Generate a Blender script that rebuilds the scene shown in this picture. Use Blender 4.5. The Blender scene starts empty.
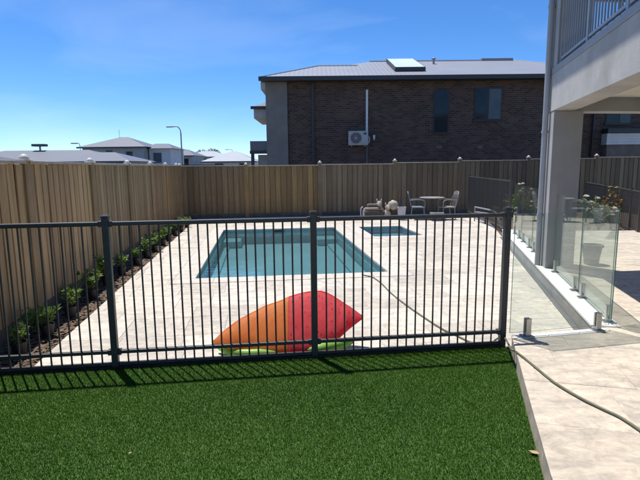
import bpy, bmesh, math, random
import numpy as np
from mathutils import Vector, Matrix
random.seed(7); RNG = np.random.default_rng(7)
S = bpy.context.scene
COL = S.collection

# ------------------------------------------------------------------ camera
CAM_H = 1.65; FPX = 490.0; PITCH = math.atan((240-167)/FPX); ROLL = 0.0098
fw = Vector((0, math.cos(PITCH), -math.sin(PITCH)))
r0 = Vector((1, 0, 0)); u0 = r0.cross(fw)
cr, sr = math.cos(ROLL), math.sin(ROLL)
rt = r0*cr - u0*sr; up = r0*sr + u0*cr
cam = bpy.data.cameras.new('camera'); cam.sensor_width = 36; cam.lens = FPX/640*36
cam.clip_start = 0.05; cam.clip_end = 3000
co = bpy.data.objects.new('camera', cam); COL.objects.link(co)
m = Matrix.Identity(4)
for i in range(3):
    m[i][0] = rt[i]; m[i][1] = up[i]; m[i][2] = -fw[i]
m[2][3] = CAM_H
co.matrix_world = m
S.camera = co

# ------------------------------------------------------------------ sky, sun, exposure
SUNV = Vector((-0.26, 0.34, 1.2)).normalized()      # towards the sun
EL = math.asin(SUNV.z); AZ = math.atan2(SUNV.x, SUNV.y)
w = bpy.data.worlds.new('World'); S.world = w; w.use_nodes = True
nt = w.node_tree; nt.nodes.clear()
o = nt.nodes.new('ShaderNodeOutputWorld'); bg = nt.nodes.new('ShaderNodeBackground')
sky = nt.nodes.new('ShaderNodeTexSky'); sky.sky_type = 'NISHITA'; sky.sun_disc = False
sky.sun_elevation = EL; sky.sun_rotation = AZ; sky.altitude = 0
sky.air_density = 0.72; sky.dust_density = 0.0; sky.ozone_density = 9.0
# thin high cirrus: a faint white veil broken up by stretched noise
tc = nt.nodes.new('ShaderNodeTexCoord'); mp = nt.nodes.new('ShaderNodeMapping')
mp.inputs['Scale'].default_value = (1.6, 1.6, 5.0); mp.inputs['Rotation'].default_value = (0.25, 0.35, 2.1)
nz = nt.nodes.new('ShaderNodeTexNoise'); nz.inputs['Scale'].default_value = 1.5; nz.inputs['Detail'].default_value = 5; nz.inputs['Distortion'].default_value = 0.5
rp = nt.nodes.new('ShaderNodeValToRGB'); rp.color_ramp.elements[0].position = 0.52; rp.color_ramp.elements[1].position = 0.78
rp.color_ramp.elements[0].color = (0, 0, 0, 1); rp.color_ramp.elements[1].color = (0.11, 0.11, 0.11, 1)
mx = nt.nodes.new('ShaderNodeMixRGB'); mx.inputs['Color2'].default_value = (7.5, 7.8, 8.4, 1)
nt.links.new(tc.outputs['Generated'], mp.inputs['Vector']); nt.links.new(mp.outputs[0], nz.inputs['Vector'])
nt.links.new(nz.outputs['Fac'], rp.inputs['Fac']); nt.links.new(rp.outputs['Color'], mx.inputs['Fac'])
hsv = nt.nodes.new('ShaderNodeHueSaturation'); hsv.inputs['Saturation'].default_value = 1.14
nt.links.new(sky.outputs['Color'], hsv.inputs['Color']); 
tnt = nt.nodes.new('ShaderNodeMixRGB'); tnt.blend_type = 'MULTIPLY'; tnt.inputs['Fac'].default_value = 1; tnt.inputs['Color2'].default_value = (1.03, 0.985, 1.0, 1)
nt.links.new(hsv.outputs['Color'], tnt.inputs['Color1']); nt.links.new(tnt.outputs['Color'], mx.inputs['Color1'])
nt.links.new(mx.outputs['Color'], bg.inputs['Color']); nt.links.new(bg.outputs[0], o.inputs['Surface'])
bg.inputs['Strength'].default_value = 0.13
sd = bpy.data.lights.new('sun', 'SUN'); sd.energy = 4.6; sd.angle = math.radians(0.53); sd.color = (1.0, 0.955, 0.88)
so = bpy.data.objects.new('sun', sd); COL.objects.link(so); so.location = (-8, 10, 30)
so.rotation_euler = (-SUNV).to_track_quat('-Z', 'Y').to_euler()
S.view_settings.view_transform = 'Standard'; S.view_settings.look = 'None'
S.view_settings.exposure = 0.43; S.view_settings.gamma = 1.0; S.view_settings.use_curve_mapping = False
S.render.engine = 'CYCLES'
S.cycles.max_bounces = 12; S.cycles.transparent_max_bounces = 24

# ------------------------------------------------------------------ pixel helpers (640x480 photograph)
def ray(px, py): return fw + rt*((px-320)/FPX) - up*((py-240)/FPX)
def gp(px, py, z=0.0):
    d = ray(px, py); return Vector((0, 0, CAM_H)) + d*((z-CAM_H)/d.z)
def at(px, py, Y):
    d = ray(px, py); return Vector((0, 0, CAM_H)) + d*(Y/d.y)

# ------------------------------------------------------------------ materials
def _new(name):
    M = bpy.data.materials.new(name); M.use_nodes = True
    n = M.node_tree; n.nodes.clear()
    out = n.nodes.new('ShaderNodeOutputMaterial'); b = n.nodes.new('ShaderNodeBsdfPrincipled')
    n.links.new(b.outputs[0], out.inputs['Surface'])
    return M, n, b, out
def c4(c): return (c[0], c[1], c[2], 1)
def mat(name, a, b=None, scale=6, rough=0.6, stretch=(1, 1, 1), bump=0.0, bscale=None, metal=0.0, spec=0.5,
        rnd=0.0, detail=6, objcol=False, lo=0.35, hi=0.65, coords='Object', dirt=None, dscale=1.5, dlo=0.5, dhi=0.75, rrange=0.12):
    """noise-mixed two-tone surface, optional per-object brightness, dirt patches and bump"""
    M, n, P, out = _new(name); N = n.nodes; L = n.links
    t = N.new('ShaderNodeTexCoord'); mpn = N.new('ShaderNodeMapping'); mpn.inputs['Scale'].default_value = stretch
    L.new(t.outputs[coords], mpn.inputs['Vector'])
    vec = mpn.outputs[0]
    if rnd > 0:
        oi = N.new('ShaderNodeObjectInfo'); sc = N.new('ShaderNodeVectorMath'); sc.operation = 'SCALE'
        cb = N.new('ShaderNodeCombineXYZ')
        for k in range(3): L.new(oi.outputs['Random'], cb.inputs[k])
        L.new(cb.outputs[0], sc.inputs[0]); sc.inputs['Scale'].default_value = 37.0
        ad = N.new('ShaderNodeVectorMath'); L.new(vec, ad.inputs[0]); L.new(sc.outputs[0], ad.inputs[1]); vec = ad.outputs[0]
    nz = N.new('ShaderNodeTexNoise'); nz.inputs['Scale'].default_value = scale; nz.inputs['Detail'].default_value = detail
    nz.inputs['Roughness'].default_value = 0.6
    L.new(vec, nz.inputs['Vector'])
    r = N.new('ShaderNodeValToRGB'); r.color_ramp.elements[0].position = lo; r.color_ramp.elements[1].position = hi
    r.color_ramp.elements[0].color = c4(a); r.color_ramp.elements[1].color = c4(b if b else a)
    L.new(nz.outputs['Fac'], r.inputs['Fac'])
    col = r.outputs['Color']
    if dirt:
        n2 = N.new('ShaderNodeTexNoise'); n2.inputs['Scale'].default_value = dscale; n2.inputs['Detail'].default_value = 7; n2.inputs['Roughness'].default_value = 0.65
        L.new(vec if rnd == 0 else t.outputs[coords], n2.inputs['Vector'])
        mr = N.new('ShaderNodeMapRange'); mr.inputs['From Min'].default_value = dlo; mr.inputs['From Max'].default_value = dhi
        L.new(n2.outputs['Fac'], mr.inputs['Value'])
        mm = N.new('ShaderNodeMixRGB'); mm.inputs['Color2'].default_value = c4(dirt)
        L.new(mr.outputs[0], mm.inputs['Fac']); L.new(col, mm.inputs['Color1']); col = mm.outputs['Color']
    if rnd > 0:
        mr = N.new('ShaderNodeMapRange'); mr.inputs['To Min'].default_value = 1-rnd; mr.inputs['To Max'].default_value = 1+rnd*0.6
        L.new(oi.outputs['Random'], mr.inputs['Value'])
        hs = N.new('ShaderNodeHueSaturation'); L.new(mr.outputs[0], hs.inputs['Value']); L.new(col, hs.inputs['Color']); col = hs.outputs['Color']
    if objcol:
        o2 = N.new('ShaderNodeObjectInfo'); mm = N.new('ShaderNodeMixRGB'); mm.blend_type = 'MULTIPLY'; mm.inputs['Fac'].default_value = 1
        L.new(col, mm.inputs['Color1']); L.new(o2.outputs['Color'], mm.inputs['Color2']); col = mm.outputs['Color']
    L.new(col, P.inputs['Base Color'])
    P.inputs['Metallic'].default_value = metal; P.inputs['Specular IOR Level'].default_value = spec
    mr = N.new('ShaderNodeMapRange'); mr.inputs['To Min'].default_value = max(0.02, rough-rrange); mr.inputs['To Max'].default_value = min(1, rough+rrange)
    L.new(nz.outputs['Fac'], mr.inputs['Value']); L.new(mr.outputs[0], P.inputs['Roughness'])
    if bump > 0:
        nb = N.new('ShaderNodeTexNoise'); nb.inputs['Scale'].default_value = bscale or scale*4; nb.inputs['Detail'].default_value = 4
        L.new(vec, nb.inputs['Vector'])
        bu = N.new('ShaderNodeBump'); bu.inputs['Strength'].default_value = bump; bu.inputs['Distance'].default_value = 0.01
        L.new(nb.outputs['Fac'], bu.inputs['Height']); L.new(bu.outputs[0], P.inputs['Normal'])
    return M

def brick_mat(name, c1, c2, mortar):
    M, n, P, out = _new(name); N = n.nodes; L = n.links
    t = N.new('ShaderNodeTexCoord'); sp = N.new('ShaderNodeSeparateXYZ'); cb = N.new('ShaderNodeCombineXYZ')
    L.new(t.outputs['Object'], sp.inputs[0])
    ad = N.new('ShaderNodeMath'); ad.operation = 'ADD'; L.new(sp.outputs['X'], ad.inputs[0]); L.new(sp.outputs['Y'], ad.inputs[1])
    L.new(ad.outputs[0], cb.inputs['X']); L.new(sp.outputs['Z'], cb.inputs['Y'])
    b = N.new('ShaderNodeTexBrick'); b.inputs['Scale'].default_value = 1.0
    b.inputs['Brick Width'].default_value = 0.24; b.inputs['Row Height'].default_value = 0.086; b.inputs['Mortar Size'].default_value = 0.009
    b.inputs['Color1'].default_value = c4(c1); b.inputs['Color2'].default_value = c4(c2); b.inputs['Mortar'].default_value = c4(mortar)
    b.inputs['Bias'].default_value = 0.0
    L.new(cb.outputs[0], b.inputs['Vector'])
    nz = N.new('ShaderNodeTexNoise'); nz.inputs['Scale'].default_value = 1.3; nz.inputs['Detail'].default_value = 6; L.new(t.outputs['Object'], nz.inputs['Vector'])
    mr = N.new('ShaderNodeMapRange'); mr.inputs['To Min'].default_value = 0.6; mr.inputs['To Max'].default_value = 1.4; L.new(nz.outputs['Fac'], mr.inputs['Value'])
    hs = N.new('ShaderNodeHueSaturation'); L.new(mr.outputs[0], hs.inputs['Value']); L.new(b.outputs['Color'], hs.inputs['Color'])
    L.new(hs.outputs[0], P.inputs['Base Color']); P.inputs['Roughness'].default_value = 0.75
    bu = N.new('ShaderNodeBump'); bu.invert = True; bu.inputs['Distance'].default_value = 0.012; bu.inputs['Strength'].default_value = 0.8
    L.new(b.outputs['Fac'], bu.inputs['Height']); L.new(bu.outputs[0], P.inputs['Normal'])
    return M

def glass_mat(name, tint, film=0.05, ior=1.45, filmcol=(0.75, 0.8, 0.76), wavy=0.0, wscale=4, rough=0.0):
    """see-through sheet: tinted transmission, Fresnel mirror, thin diffuse film; lets sun through"""
    M, n, P, out = _new(name); N = n.nodes; L = n.links; N.remove(P)
    tr = N.new('ShaderNodeBsdfTransparent'); tr.inputs[0].default_value = c4(tint)
    gl = N.new('ShaderNodeBsdfGlossy'); gl.inputs['Roughness'].default_value = rough
    df = N.new('ShaderNodeBsdfDiffuse'); df.inputs[0].default_value = c4(filmcol)
    lw = N.new('ShaderNodeLayerWeight'); lw.inputs['Blend'].default_value = 0.5
    pw = N.new('ShaderNodeMath'); pw.operation = 'POWER'; pw.inputs[1].default_value = 5.0; L.new(lw.outputs['Facing'], pw.inputs[0])
    f0 = ((ior-1)/(ior+1))**2
    fr = N.new('ShaderNodeMapRange'); fr.inputs['To Min'].default_value = f0; fr.inputs['To Max'].default_value = 1.0; L.new(pw.outputs[0], fr.inputs['Value'])
    if wavy > 0:
        t = N.new('ShaderNodeTexCoord'); nz = N.new('ShaderNodeTexNoise'); nz.inputs['Scale'].default_value = wscale; nz.inputs['Detail'].default_value = 3
        L.new(t.outputs['Object'], nz.inputs['Vector'])
        bu = N.new('ShaderNodeBump'); bu.inputs['Strength'].default_value = wavy; bu.inputs['Distance'].default_value = 0.05
        L.new(nz.outputs['Fac'], bu.inputs['Height'])
        L.new(bu.outputs[0], gl.inputs['Normal'])
    m1 = N.new('ShaderNodeMixShader'); m1.inputs[0].default_value = film
    L.new(tr.outputs[0], m1.inputs[1]); L.new(df.outputs[0], m1.inputs[2])
    m2 = N.new('ShaderNodeMixShader'); L.new(fr.outputs[0], m2.inputs[0]); L.new(m1.outputs[0], m2.inputs[1]); L.new(gl.outputs[0], m2.inputs[2])
    L.new(m2.outputs[0], out.inputs['Surface'])
    return M

def leaf_mat(name, a, b, attr=None, transl=0.25, rough=0.45, objvar=0.15):
    """leaves, blades and inflatables: diffuse/gloss plus light let through from behind"""
    M, n, P, out = _new(name); N = n.nodes; L = n.links
    if attr:
        at_ = N.new('ShaderNodeAttribute'); at_.attribute_name = attr; fac = at_.outputs['Fac']
    else:
        t = N.new('ShaderNodeTexCoord'); nz = N.new('ShaderNodeTexNoise'); nz.inputs['Scale'].default_value = 9; L.new(t.outputs['Object'], nz.inputs['Vector']); fac = nz.outputs['Fac']
    r = N.new('ShaderNodeValToRGB'); r.color_ramp.elements[0].color = c4(a); r.color_ramp.elements[1].color = c4(b)
    r.color_ramp.elements[0].position = 0.2; r.color_ramp.elements[1].position = 0.8
    L.new(fac, r.inputs['Fac'])
    oi = N.new('ShaderNodeObjectInfo'); mr = N.new('ShaderNodeMapRange'); mr.inputs['To Min'].default_value = 1-objvar; mr.inputs['To Max'].default_value = 1+objvar
    L.new(oi.outputs['Random'], mr.inputs['Value'])
    hs = N.new('ShaderNodeHueSaturation'); L.new(mr.outputs[0], hs.inputs['Value']); L.new(r.outputs['Color'], hs.inputs['Color'])
    L.new(hs.outputs[0], P.inputs['Base Color']); P.inputs['Roughness'].default_value = rough; P.inputs['Specular IOR Level'].default_value = 0.35
    tl = N.new('ShaderNodeBsdfTranslucent'); L.new(hs.outputs[0], tl.inputs[0])
    ms = N.new('ShaderNodeMixShader'); ms.inputs[0].default_value = transl
    L.new(P.outputs[0], ms.inputs[1]); L.new(tl.outputs[0], ms.inputs[2]); L.new(ms.outputs[0], out.inputs['Surface'])
    return M

def travertine(name, base, warm, grey, rnd=0.1):
    M, n, P, out = _new(name); N = n.nodes; L = n.links
    t = N.new('ShaderNodeTexCoord'); oi = N.new('ShaderNodeObjectInfo')
    cb = N.new('ShaderNodeCombineXYZ')
    sc = N.new('ShaderNodeMath'); sc.operation = 'MULTIPLY'; sc.inputs[1].default_value = 91.0
    L.new(oi.outputs['Random'], sc.inputs[0])
    for k in range(3): L.new(sc.outputs[0], cb.inputs[k])
    rot = N.new('ShaderNodeMapping'); rot.inputs['Rotation'].default_value = (0, 0, math.radians(-6.8)); rot.inputs['Scale'].default_value = (1.0, 3.4, 1)
    L.new(t.outputs['Object'], rot.inputs['Vector'])
    ad = N.new('ShaderNodeVectorMath'); L.new(rot.outputs[0], ad.inputs[0]); L.new(cb.outputs[0], ad.inputs[1])
    n1 = N.new('ShaderNodeTexNoise'); n1.inputs['Scale'].default_value = 2.6; n1.inputs['Detail'].default_value = 8; n1.inputs['Roughness'].default_value = 0.68; n1.inputs['Distortion'].default_value = 0.6
    L.new(ad.outputs[0], n1.inputs['Vector'])
    r = N.new('ShaderNodeValToRGB'); cr_ = r.color_ramp
    cr_.elements[0].position = 0.30; cr_.elements[0].color = c4(grey)
    e = cr_.elements.new(0.43); e.color = c4(warm)
    cr_.elements[1].position = 0.58; cr_.elements[1].color = c4(base)
    e = cr_.elements.new(0.75); e.color = c4([min(1, x*1.06) for x in base])
    L.new(n1.outputs['Fac'], r.inputs['Fac'])
    n4 = N.new('ShaderNodeTexNoise'); n4.inputs['Scale'].default_value = 11; n4.inputs['Detail'].default_value = 9; n4.inputs['Roughness'].default_value = 0.72; n4.inputs['Distortion'].default_value = 0.8
    L.new(t.outputs['Object'], n4.inputs['Vector'])
    r4 = N.new('ShaderNodeValToRGB'); r4.color_ramp.elements[0].position = 0.36; r4.color_ramp.elements[1].position = 0.66
    r4.color_ramp.elements[0].color = (0.64, 0.62, 0.60, 1); r4.color_ramp.elements[1].color = (1.18, 1.14, 1.09, 1)
    L.new(n4.outputs['Fac'], r4.inputs['Fac'])
    m4 = N.new('ShaderNodeMixRGB'); m4.blend_type = 'MULTIPLY'; m4.inputs['Fac'].default_value = 0.68
    L.new(r.outputs['Color'], m4.inputs['Color1']); L.new(r4.outputs['Color'], m4.inputs['Color2'])
    # damp / worn grey clouds that run across several pavers
    n2 = N.new('ShaderNodeTexNoise'); n2.inputs['Scale'].default_value = 0.75; n2.inputs['Detail'].default_value = 6; n2.inputs['Roughness'].default_value = 0.62
    L.new(t.outputs['Object'], n2.inputs['Vector'])
    mr = N.new('ShaderNodeMapRange'); mr.inputs['From Min'].default_value = 0.50; mr.inputs['From Max'].default_value = 0.70; mr.inputs['To Max'].default_value = 0.5
    L.new(n2.outputs['Fac'], mr.inputs['Value'])
    mm = N.new('ShaderNodeMixRGB'); mm.inputs['Color2'].default_value = c4(grey); L.new(mr.outputs[0], mm.inputs['Fac']); L.new(m4.outputs['Color'], mm.inputs['Color1'])
    vr = N.new('ShaderNodeMapRange'); vr.inputs['To Min'].default_value = 1-rnd; vr.inputs['To Max'].default_value = 1+rnd*0.5; L.new(oi.outputs['Random'], vr.inputs['Value'])
    hs = N.new('ShaderNodeHueSaturation'); L.new(vr.outputs[0], hs.inputs['Value']); L.new(mm.outputs[0], hs.inputs['Color'])
    L.new(hs.outputs[0], P.inputs['Base Color'])
    P.inputs['Roughness'].default_value = 0.72; P.inputs['Specular IOR Level'].default_value = 0.3
    n3 = N.new('ShaderNodeTexNoise'); n3.inputs['Scale'].default_value = 40; n3.inputs['Detail'].default_value = 5; L.new(ad.outputs[0], n3.inputs['Vector'])
    bu = N.new('ShaderNodeBump'); bu.inputs['Strength'].default_value = 0.25; bu.inputs['Distance'].default_value = 0.006
    L.new(n3.outputs['Fac'], bu.inputs['Height']); L.new(bu.outputs[0], P.inputs['Normal'])
    return M

def roof_mat(name, a, pitch=0.2):
    M, n, P, out = _new(name); N = n.nodes; L = n.links
    t = N.new('ShaderNodeTexCoord'); wv = N.new('ShaderNodeTexWave'); wv.wave_type = 'BANDS'; wv.bands_direction = 'X'
    wv.inputs['Scale'].default_value = 0.314/pitch; wv.inputs['Distortion'].default_value = 0.0
    L.new(t.outputs['Object'], wv.inputs['Vector'])
    nz = N.new('ShaderNodeTexNoise'); nz.inputs['Scale'].default_value = 0.8; nz.inputs['Detail'].default_value = 5; L.new(t.outputs['Object'], nz.inputs['Vector'])
    r = N.new('ShaderNodeValToRGB'); r.color_ramp.elements[0].color = c4([x*0.88 for x in a]); r.color_ramp.elements[1].color = c4([x*1.1 for x in a])
    L.new(nz.outputs['Fac'], r.inputs['Fac']); L.new(r.outputs[0], P.inputs['Base Color'])
    P.inputs['Roughness'].default_value = 0.45
    bu = N.new('ShaderNodeBump'); bu.inputs['Strength'].default_value = 0.3; bu.inputs['Distance'].default_value = 0.015
    L.new(wv.outputs['Fac'], bu.inputs['Height']); L.new(bu.outputs[0], P.inputs['Normal'])
    return M

MT = {}
MT['trav'] = travertine('travertine', (0.61, 0.56, 0.485), (0.55, 0.485, 0.40), (0.42, 0.40, 0.37), 0.17)
MT['trav_patio'] = travertine('travertine_patio', (0.60, 0.525, 0.43), (0.53, 0.44, 0.335), (0.38, 0.345, 0.30), 0.09)
MT['coping'] = travertine('coping_stone', (0.62, 0.57, 0.505), (0.57, 0.51, 0.43), (0.48, 0.45, 0.41), 0.06)
MT['grout'] = mat('grout', (0.48, 0.43, 0.365), (0.56, 0.5, 0.43), 20, 0.9)
MT['turf_base'] = mat('turf_backing', (0.035, 0.085, 0.014), (0.055, 0.12, 0.02), 30, 0.95)
MT['turf'] = leaf_mat('turf_blade', (0.044, 0.125, 0.011), (0.086, 0.182, 0.019), 'tone', 0.42, 0.6, 0.0)
MT['soil'] = mat('soil_mulch', (0.055, 0.035, 0.022), (0.15, 0.10, 0.065), 14, 0.95, bump=0.8, bscale=60)
MT['chip'] = mat('bark_chip', (0.07, 0.045, 0.03), (0.22, 0.15, 0.10), 25, 0.9)
MT['earth'] = mat('earth', (0.12, 0.10, 0.07), (0.20, 0.17, 0.11), 0.4, 0.95)
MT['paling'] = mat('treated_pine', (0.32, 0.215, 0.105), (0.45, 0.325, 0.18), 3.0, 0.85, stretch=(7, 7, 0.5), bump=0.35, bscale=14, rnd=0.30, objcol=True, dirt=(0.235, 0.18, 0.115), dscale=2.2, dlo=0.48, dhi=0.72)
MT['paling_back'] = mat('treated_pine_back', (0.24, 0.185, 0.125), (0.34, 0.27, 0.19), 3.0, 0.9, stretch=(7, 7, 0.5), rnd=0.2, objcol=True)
MT['capping'] = mat('fence_capping', (0.36, 0.31, 0.25), (0.48, 0.43, 0.36), 5, 0.8, rnd=0.12, bump=0.2)
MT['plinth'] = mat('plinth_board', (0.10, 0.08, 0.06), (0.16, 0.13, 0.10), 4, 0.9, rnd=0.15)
MT['postcap'] = mat('post_cap', (0.50, 0.47, 0.43), (0.62, 0.59, 0.55), 9, 0.6)
MT['black'] = mat('black_powdercoat', (0.042, 0.039, 0.037), (0.060, 0.056, 0.053), 30, 0.45, bump=0.03, bscale=300)
MT['black_rough'] = mat('black_timber', (0.014, 0.013, 0.012), (0.035, 0.032, 0.028), 12, 0.8, bump=0.2)
MT['pot'] = mat('black_plastic', (0.012, 0.012, 0.012), (0.03, 0.028, 0.026), 15, 0.5)
MT['leaf'] = leaf_mat('shrub_leaf', (0.05, 0.11, 0.02), (0.24, 0.34, 0.08), 'tone', 0.35, 0.38)
MT['leaf2'] = leaf_mat('pale_leaf', (0.09, 0.12, 0.04), (0.36, 0.38, 0.15), 'tone', 0.35, 0.45)
MT['leaf3'] = leaf_mat('bronze_leaf', (0.10, 0.06, 0.02), (0.34, 0.24, 0.06), 'tone', 0.35, 0.45)
MT['petal'] = leaf_mat('petal', (0.6, 0.58, 0.45), (0.85, 0.84, 0.74), None, 0.3, 0.6)
MT['stem'] = mat('stem', (0.07, 0.06, 0.025), (0.13, 0.11, 0.05), 20, 0.8)
MT['trunk'] = mat('trunk', (0.09, 0.065, 0.045), (0.16, 0.12, 0.09), 5, 0.9)
MT['shell'] = mat('pool_shell', (0.25, 0.37, 0.38), (0.30, 0.43, 0.44), 1.2, 0.5)
MT['water'] = glass_mat('pool_water', (0.68, 0.87, 0.91), 0.2, 1.33, (0.10, 0.29, 0.33), wavy=0.25, wscale=3.5)
MT['spa_water'] = glass_mat('spa_water', (0.55, 0.82, 0.92), 0.05, 1.33, (0.4, 0.55, 0.6), wavy=0.9, wscale=7)
MT['glass'] = glass_mat('pool_glass', (0.92, 0.955, 0.935), 0.03, 1.42)
MT['glass_edge'] = glass_mat('glass_edge', (0.22, 0.36, 0.31), 0.5, 1.5, (0.16, 0.27, 0.24))
MT['steel'] = mat('brushed_steel', (0.42, 0.42, 0.41), (0.55, 0.54, 0.52), 60, 0.32, metal=0.9)
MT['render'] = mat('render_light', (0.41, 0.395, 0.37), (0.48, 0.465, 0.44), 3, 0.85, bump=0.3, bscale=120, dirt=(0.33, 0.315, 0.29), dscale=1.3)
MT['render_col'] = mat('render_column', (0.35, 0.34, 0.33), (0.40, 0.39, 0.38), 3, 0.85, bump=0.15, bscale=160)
MT['soffit'] = mat('soffit_board', (0.62, 0.58, 0.50), (0.68, 0.64, 0.56), 2, 0.75)
MT['trim'] = mat('balcony_trim', (0.28, 0.285, 0.30), (0.33, 0.335, 0.35), 6, 0.5)
MT['rail_grey'] = mat('rail_grey', (0.36, 0.365, 0.38), (0.42, 0.425, 0.44), 8, 0.4)
MT['downpipe'] = mat('downpipe_paint', (0.33, 0.335, 0.345), (0.38, 0.385, 0.395), 5, 0.4)
MT['kerb'] = mat('kerb_render', (0.44, 0.43, 0.41), (0.54, 0.53, 0.51), 3, 0.85, bump=0.2, bscale=80, dirt=(0.35, 0.34, 0.32), dscale=4)
MT['kerb_top'] = mat('kerb_coping', (0.66, 0.64, 0.60), (0.74, 0.72, 0.68), 5, 0.7, bump=0.1)
MT['drain'] = mat('drain_steel', (0.10, 0.105, 0.11), (0.17, 0.17, 0.175), 30, 0.5)
MT['brick'] = brick_mat('dark_brick', (0.042, 0.022, 0.016), (0.105, 0.062, 0.045), (0.13, 0.105, 0.09))
MT['nrender'] = mat('neighbour_render', (0.185, 0.17, 0.16), (0.225, 0.21, 0.195), 2, 0.85)
MT['nrender_pale'] = mat('neighbour_pale', (0.40, 0.40, 0.41), (0.47, 0.47, 0.48), 2, 0.8)
MT['roof'] = roof_mat('metal_roof', (0.25, 0.26, 0.29))
MT['roof_far'] = roof_mat('metal_roof_far', (0.15, 0.155, 0.175), 0.4)
MT['roof_pale'] = roof_mat('metal_roof_pale', (0.36, 0.38, 0.41), 0.4)
MT['gutter'] = mat('gutter', (0.028, 0.029, 0.034), (0.04, 0.042, 0.048), 6, 0.45)
MT['wglass'] = mat('window_glass', (0.010, 0.013, 0.015), (0.022, 0.027, 0.032), 0.9, 0.08, spec=0.35, rrange=0.02)
MT['wglass_pale'] = mat('window_glass_pale', (0.06, 0.075, 0.08), (0.10, 0.12, 0.125), 0.9, 0.12, spec=0.35, rrange=0.03)  # paler, bluish tone for single window panes
MT['wframe'] = mat('window_frame', (0.02, 0.021, 0.024), (0.03, 0.031, 0.034), 9, 0.45)
MT['panel'] = mat('solar_sky_sheen', (0.56, 0.66, 0.68), (0.62, 0.71, 0.73), 1, 0.35, spec=0.6, rrange=0.05)  # pale blue-white base colour stands in for reflected sky
MT['acwhite'] = mat('ac_enamel', (0.40, 0.40, 0.40), (0.47, 0.47, 0.47), 4, 0.45)
MT['acdark'] = mat('ac_grille', (0.05, 0.052, 0.056), (0.09, 0.092, 0.096), 9, 0.6)
MT['pvc'] = mat('white_duct', (0.66, 0.67, 0.70), (0.74, 0.75, 0.78), 4, 0.45)
MT['clad'] = mat('white_cladding', (0.62, 0.61, 0.58), (0.70, 0.69, 0.66), 3, 0.6)
MT['brownwall'] = mat('brown_wall', (0.13, 0.11, 0.095), (0.18, 0.155, 0.135), 3, 0.85)
MT['farwall'] = mat('far_wall', (0.30, 0.33, 0.36), (0.36, 0.39, 0.42), 1, 0.85)
MT['farwall2'] = mat('far_wall_pale', (0.52, 0.55, 0.58), (0.6, 0.63, 0.66), 1, 0.85)
MT['fardark'] = mat('far_dark_wall', (0.07, 0.08, 0.095), (0.10, 0.11, 0.125), 1, 0.8)
MT['galv'] = mat('galvanised', (0.24, 0.26, 0.29), (0.32, 0.34, 0.37), 7, 0.5, metal=0.3)
MT['hose'] = mat('hose_rubber', (0.11, 0.12, 0.065), (0.16, 0.165, 0.10), 12, 0.45)
MT['orange'] = leaf_mat('inflatable_orange', (0.78, 0.30, 0.085), (0.86, 0.37, 0.11), None, 0.62, 0.6, 0.0)
MT['green'] = leaf_mat('inflatable_green', (0.30, 0.62, 0.10), (0.42, 0.74, 0.18), None, 0.4, 0.35, 0.0)
MT['wicker'] = mat('dark_wicker', (0.05, 0.038, 0.03), (0.10, 0.08, 0.065), 60, 0.8, bump=0.5)
MT['cushion'] = mat('taupe_cushion', (0.17, 0.135, 0.11), (0.22, 0.18, 0.15), 20, 0.95)
MT['cream'] = mat('cream_stone', (0.38, 0.32, 0.25), (0.52, 0.45, 0.37), 14, 0.85, bump=0.3)
MT['palepot'] = mat('pale_glaze', (0.46, 0.46, 0.47), (0.54, 0.54, 0.55), 8, 0.5)
MT['greypot'] = mat('grey_pot', (0.22, 0.225, 0.22), (0.29, 0.295, 0.29), 8, 0.7)
MT['tabletop'] = mat('table_enamel', (0.25, 0.235, 0.22), (0.32, 0.305, 0.29), 9, 0.4)
MT['bluegrey'] = mat('blue_grey_frame', (0.13, 0.17, 0.22), (0.18, 0.22, 0.28), 9, 0.45)
MT['iron'] = mat('dark_iron', (0.04, 0.036, 0.032), (0.07, 0.064, 0.058), 9, 0.5)
MT['dryleaf'] = mat('dry_leaf', (0.32, 0.22, 0.12), (0.50, 0.38, 0.24), 30, 0.85)

def red_print():
    M = leaf_mat('inflatable_red', (0.78, 0.11, 0.13), (0.86, 0.17, 0.19), None, 0.62, 0.6, 0.0)
    n = M.node_tree; N = n.nodes; L = n.links
    hs = next(x for x in N if x.type == 'HUE_SAT')
    t = N.new('ShaderNodeTexCoord'); mpn = N.new('ShaderNodeMapping'); mpn.inputs['Scale'].default_value = (24, 12, 15)
    L.new(t.outputs['Object'], mpn.inputs['Vector'])
    v = N.new('ShaderNodeTexVoronoi'); v.inputs['Scale'].default_value = 1.0; v.inputs['Randomness'].default_value = 0.85; L.new(mpn.outputs[0], v.inputs['Vector'])
    mr = N.new('ShaderNodeMapRange'); mr.inputs['From Min'].default_value = 0.16; mr.inputs['From Max'].default_value = 0.24; mr.inputs['To Min'].default_value = 0.85; mr.inputs['To Max'].default_value = 0.0
    L.new(v.outputs['Distance'], mr.inputs['Value'])
    mm = N.new('ShaderNodeMixRGB'); mm.inputs['Color2'].default_value = (0.50, 0.05, 0.07, 1)
    L.new(mr.outputs[0], mm.inputs['Fac']); L.new(hs.outputs[0], mm.inputs['Color1'])
    for x in N:
        if x.type == 'BSDF_PRINCIPLED': L.new(mm.outputs[0], x.inputs['Base Color'])
        if x.type == 'BSDF_TRANSLUCENT': L.new(mm.outputs[0], x.inputs[0])
    return M
MT['red'] = red_print()
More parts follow.
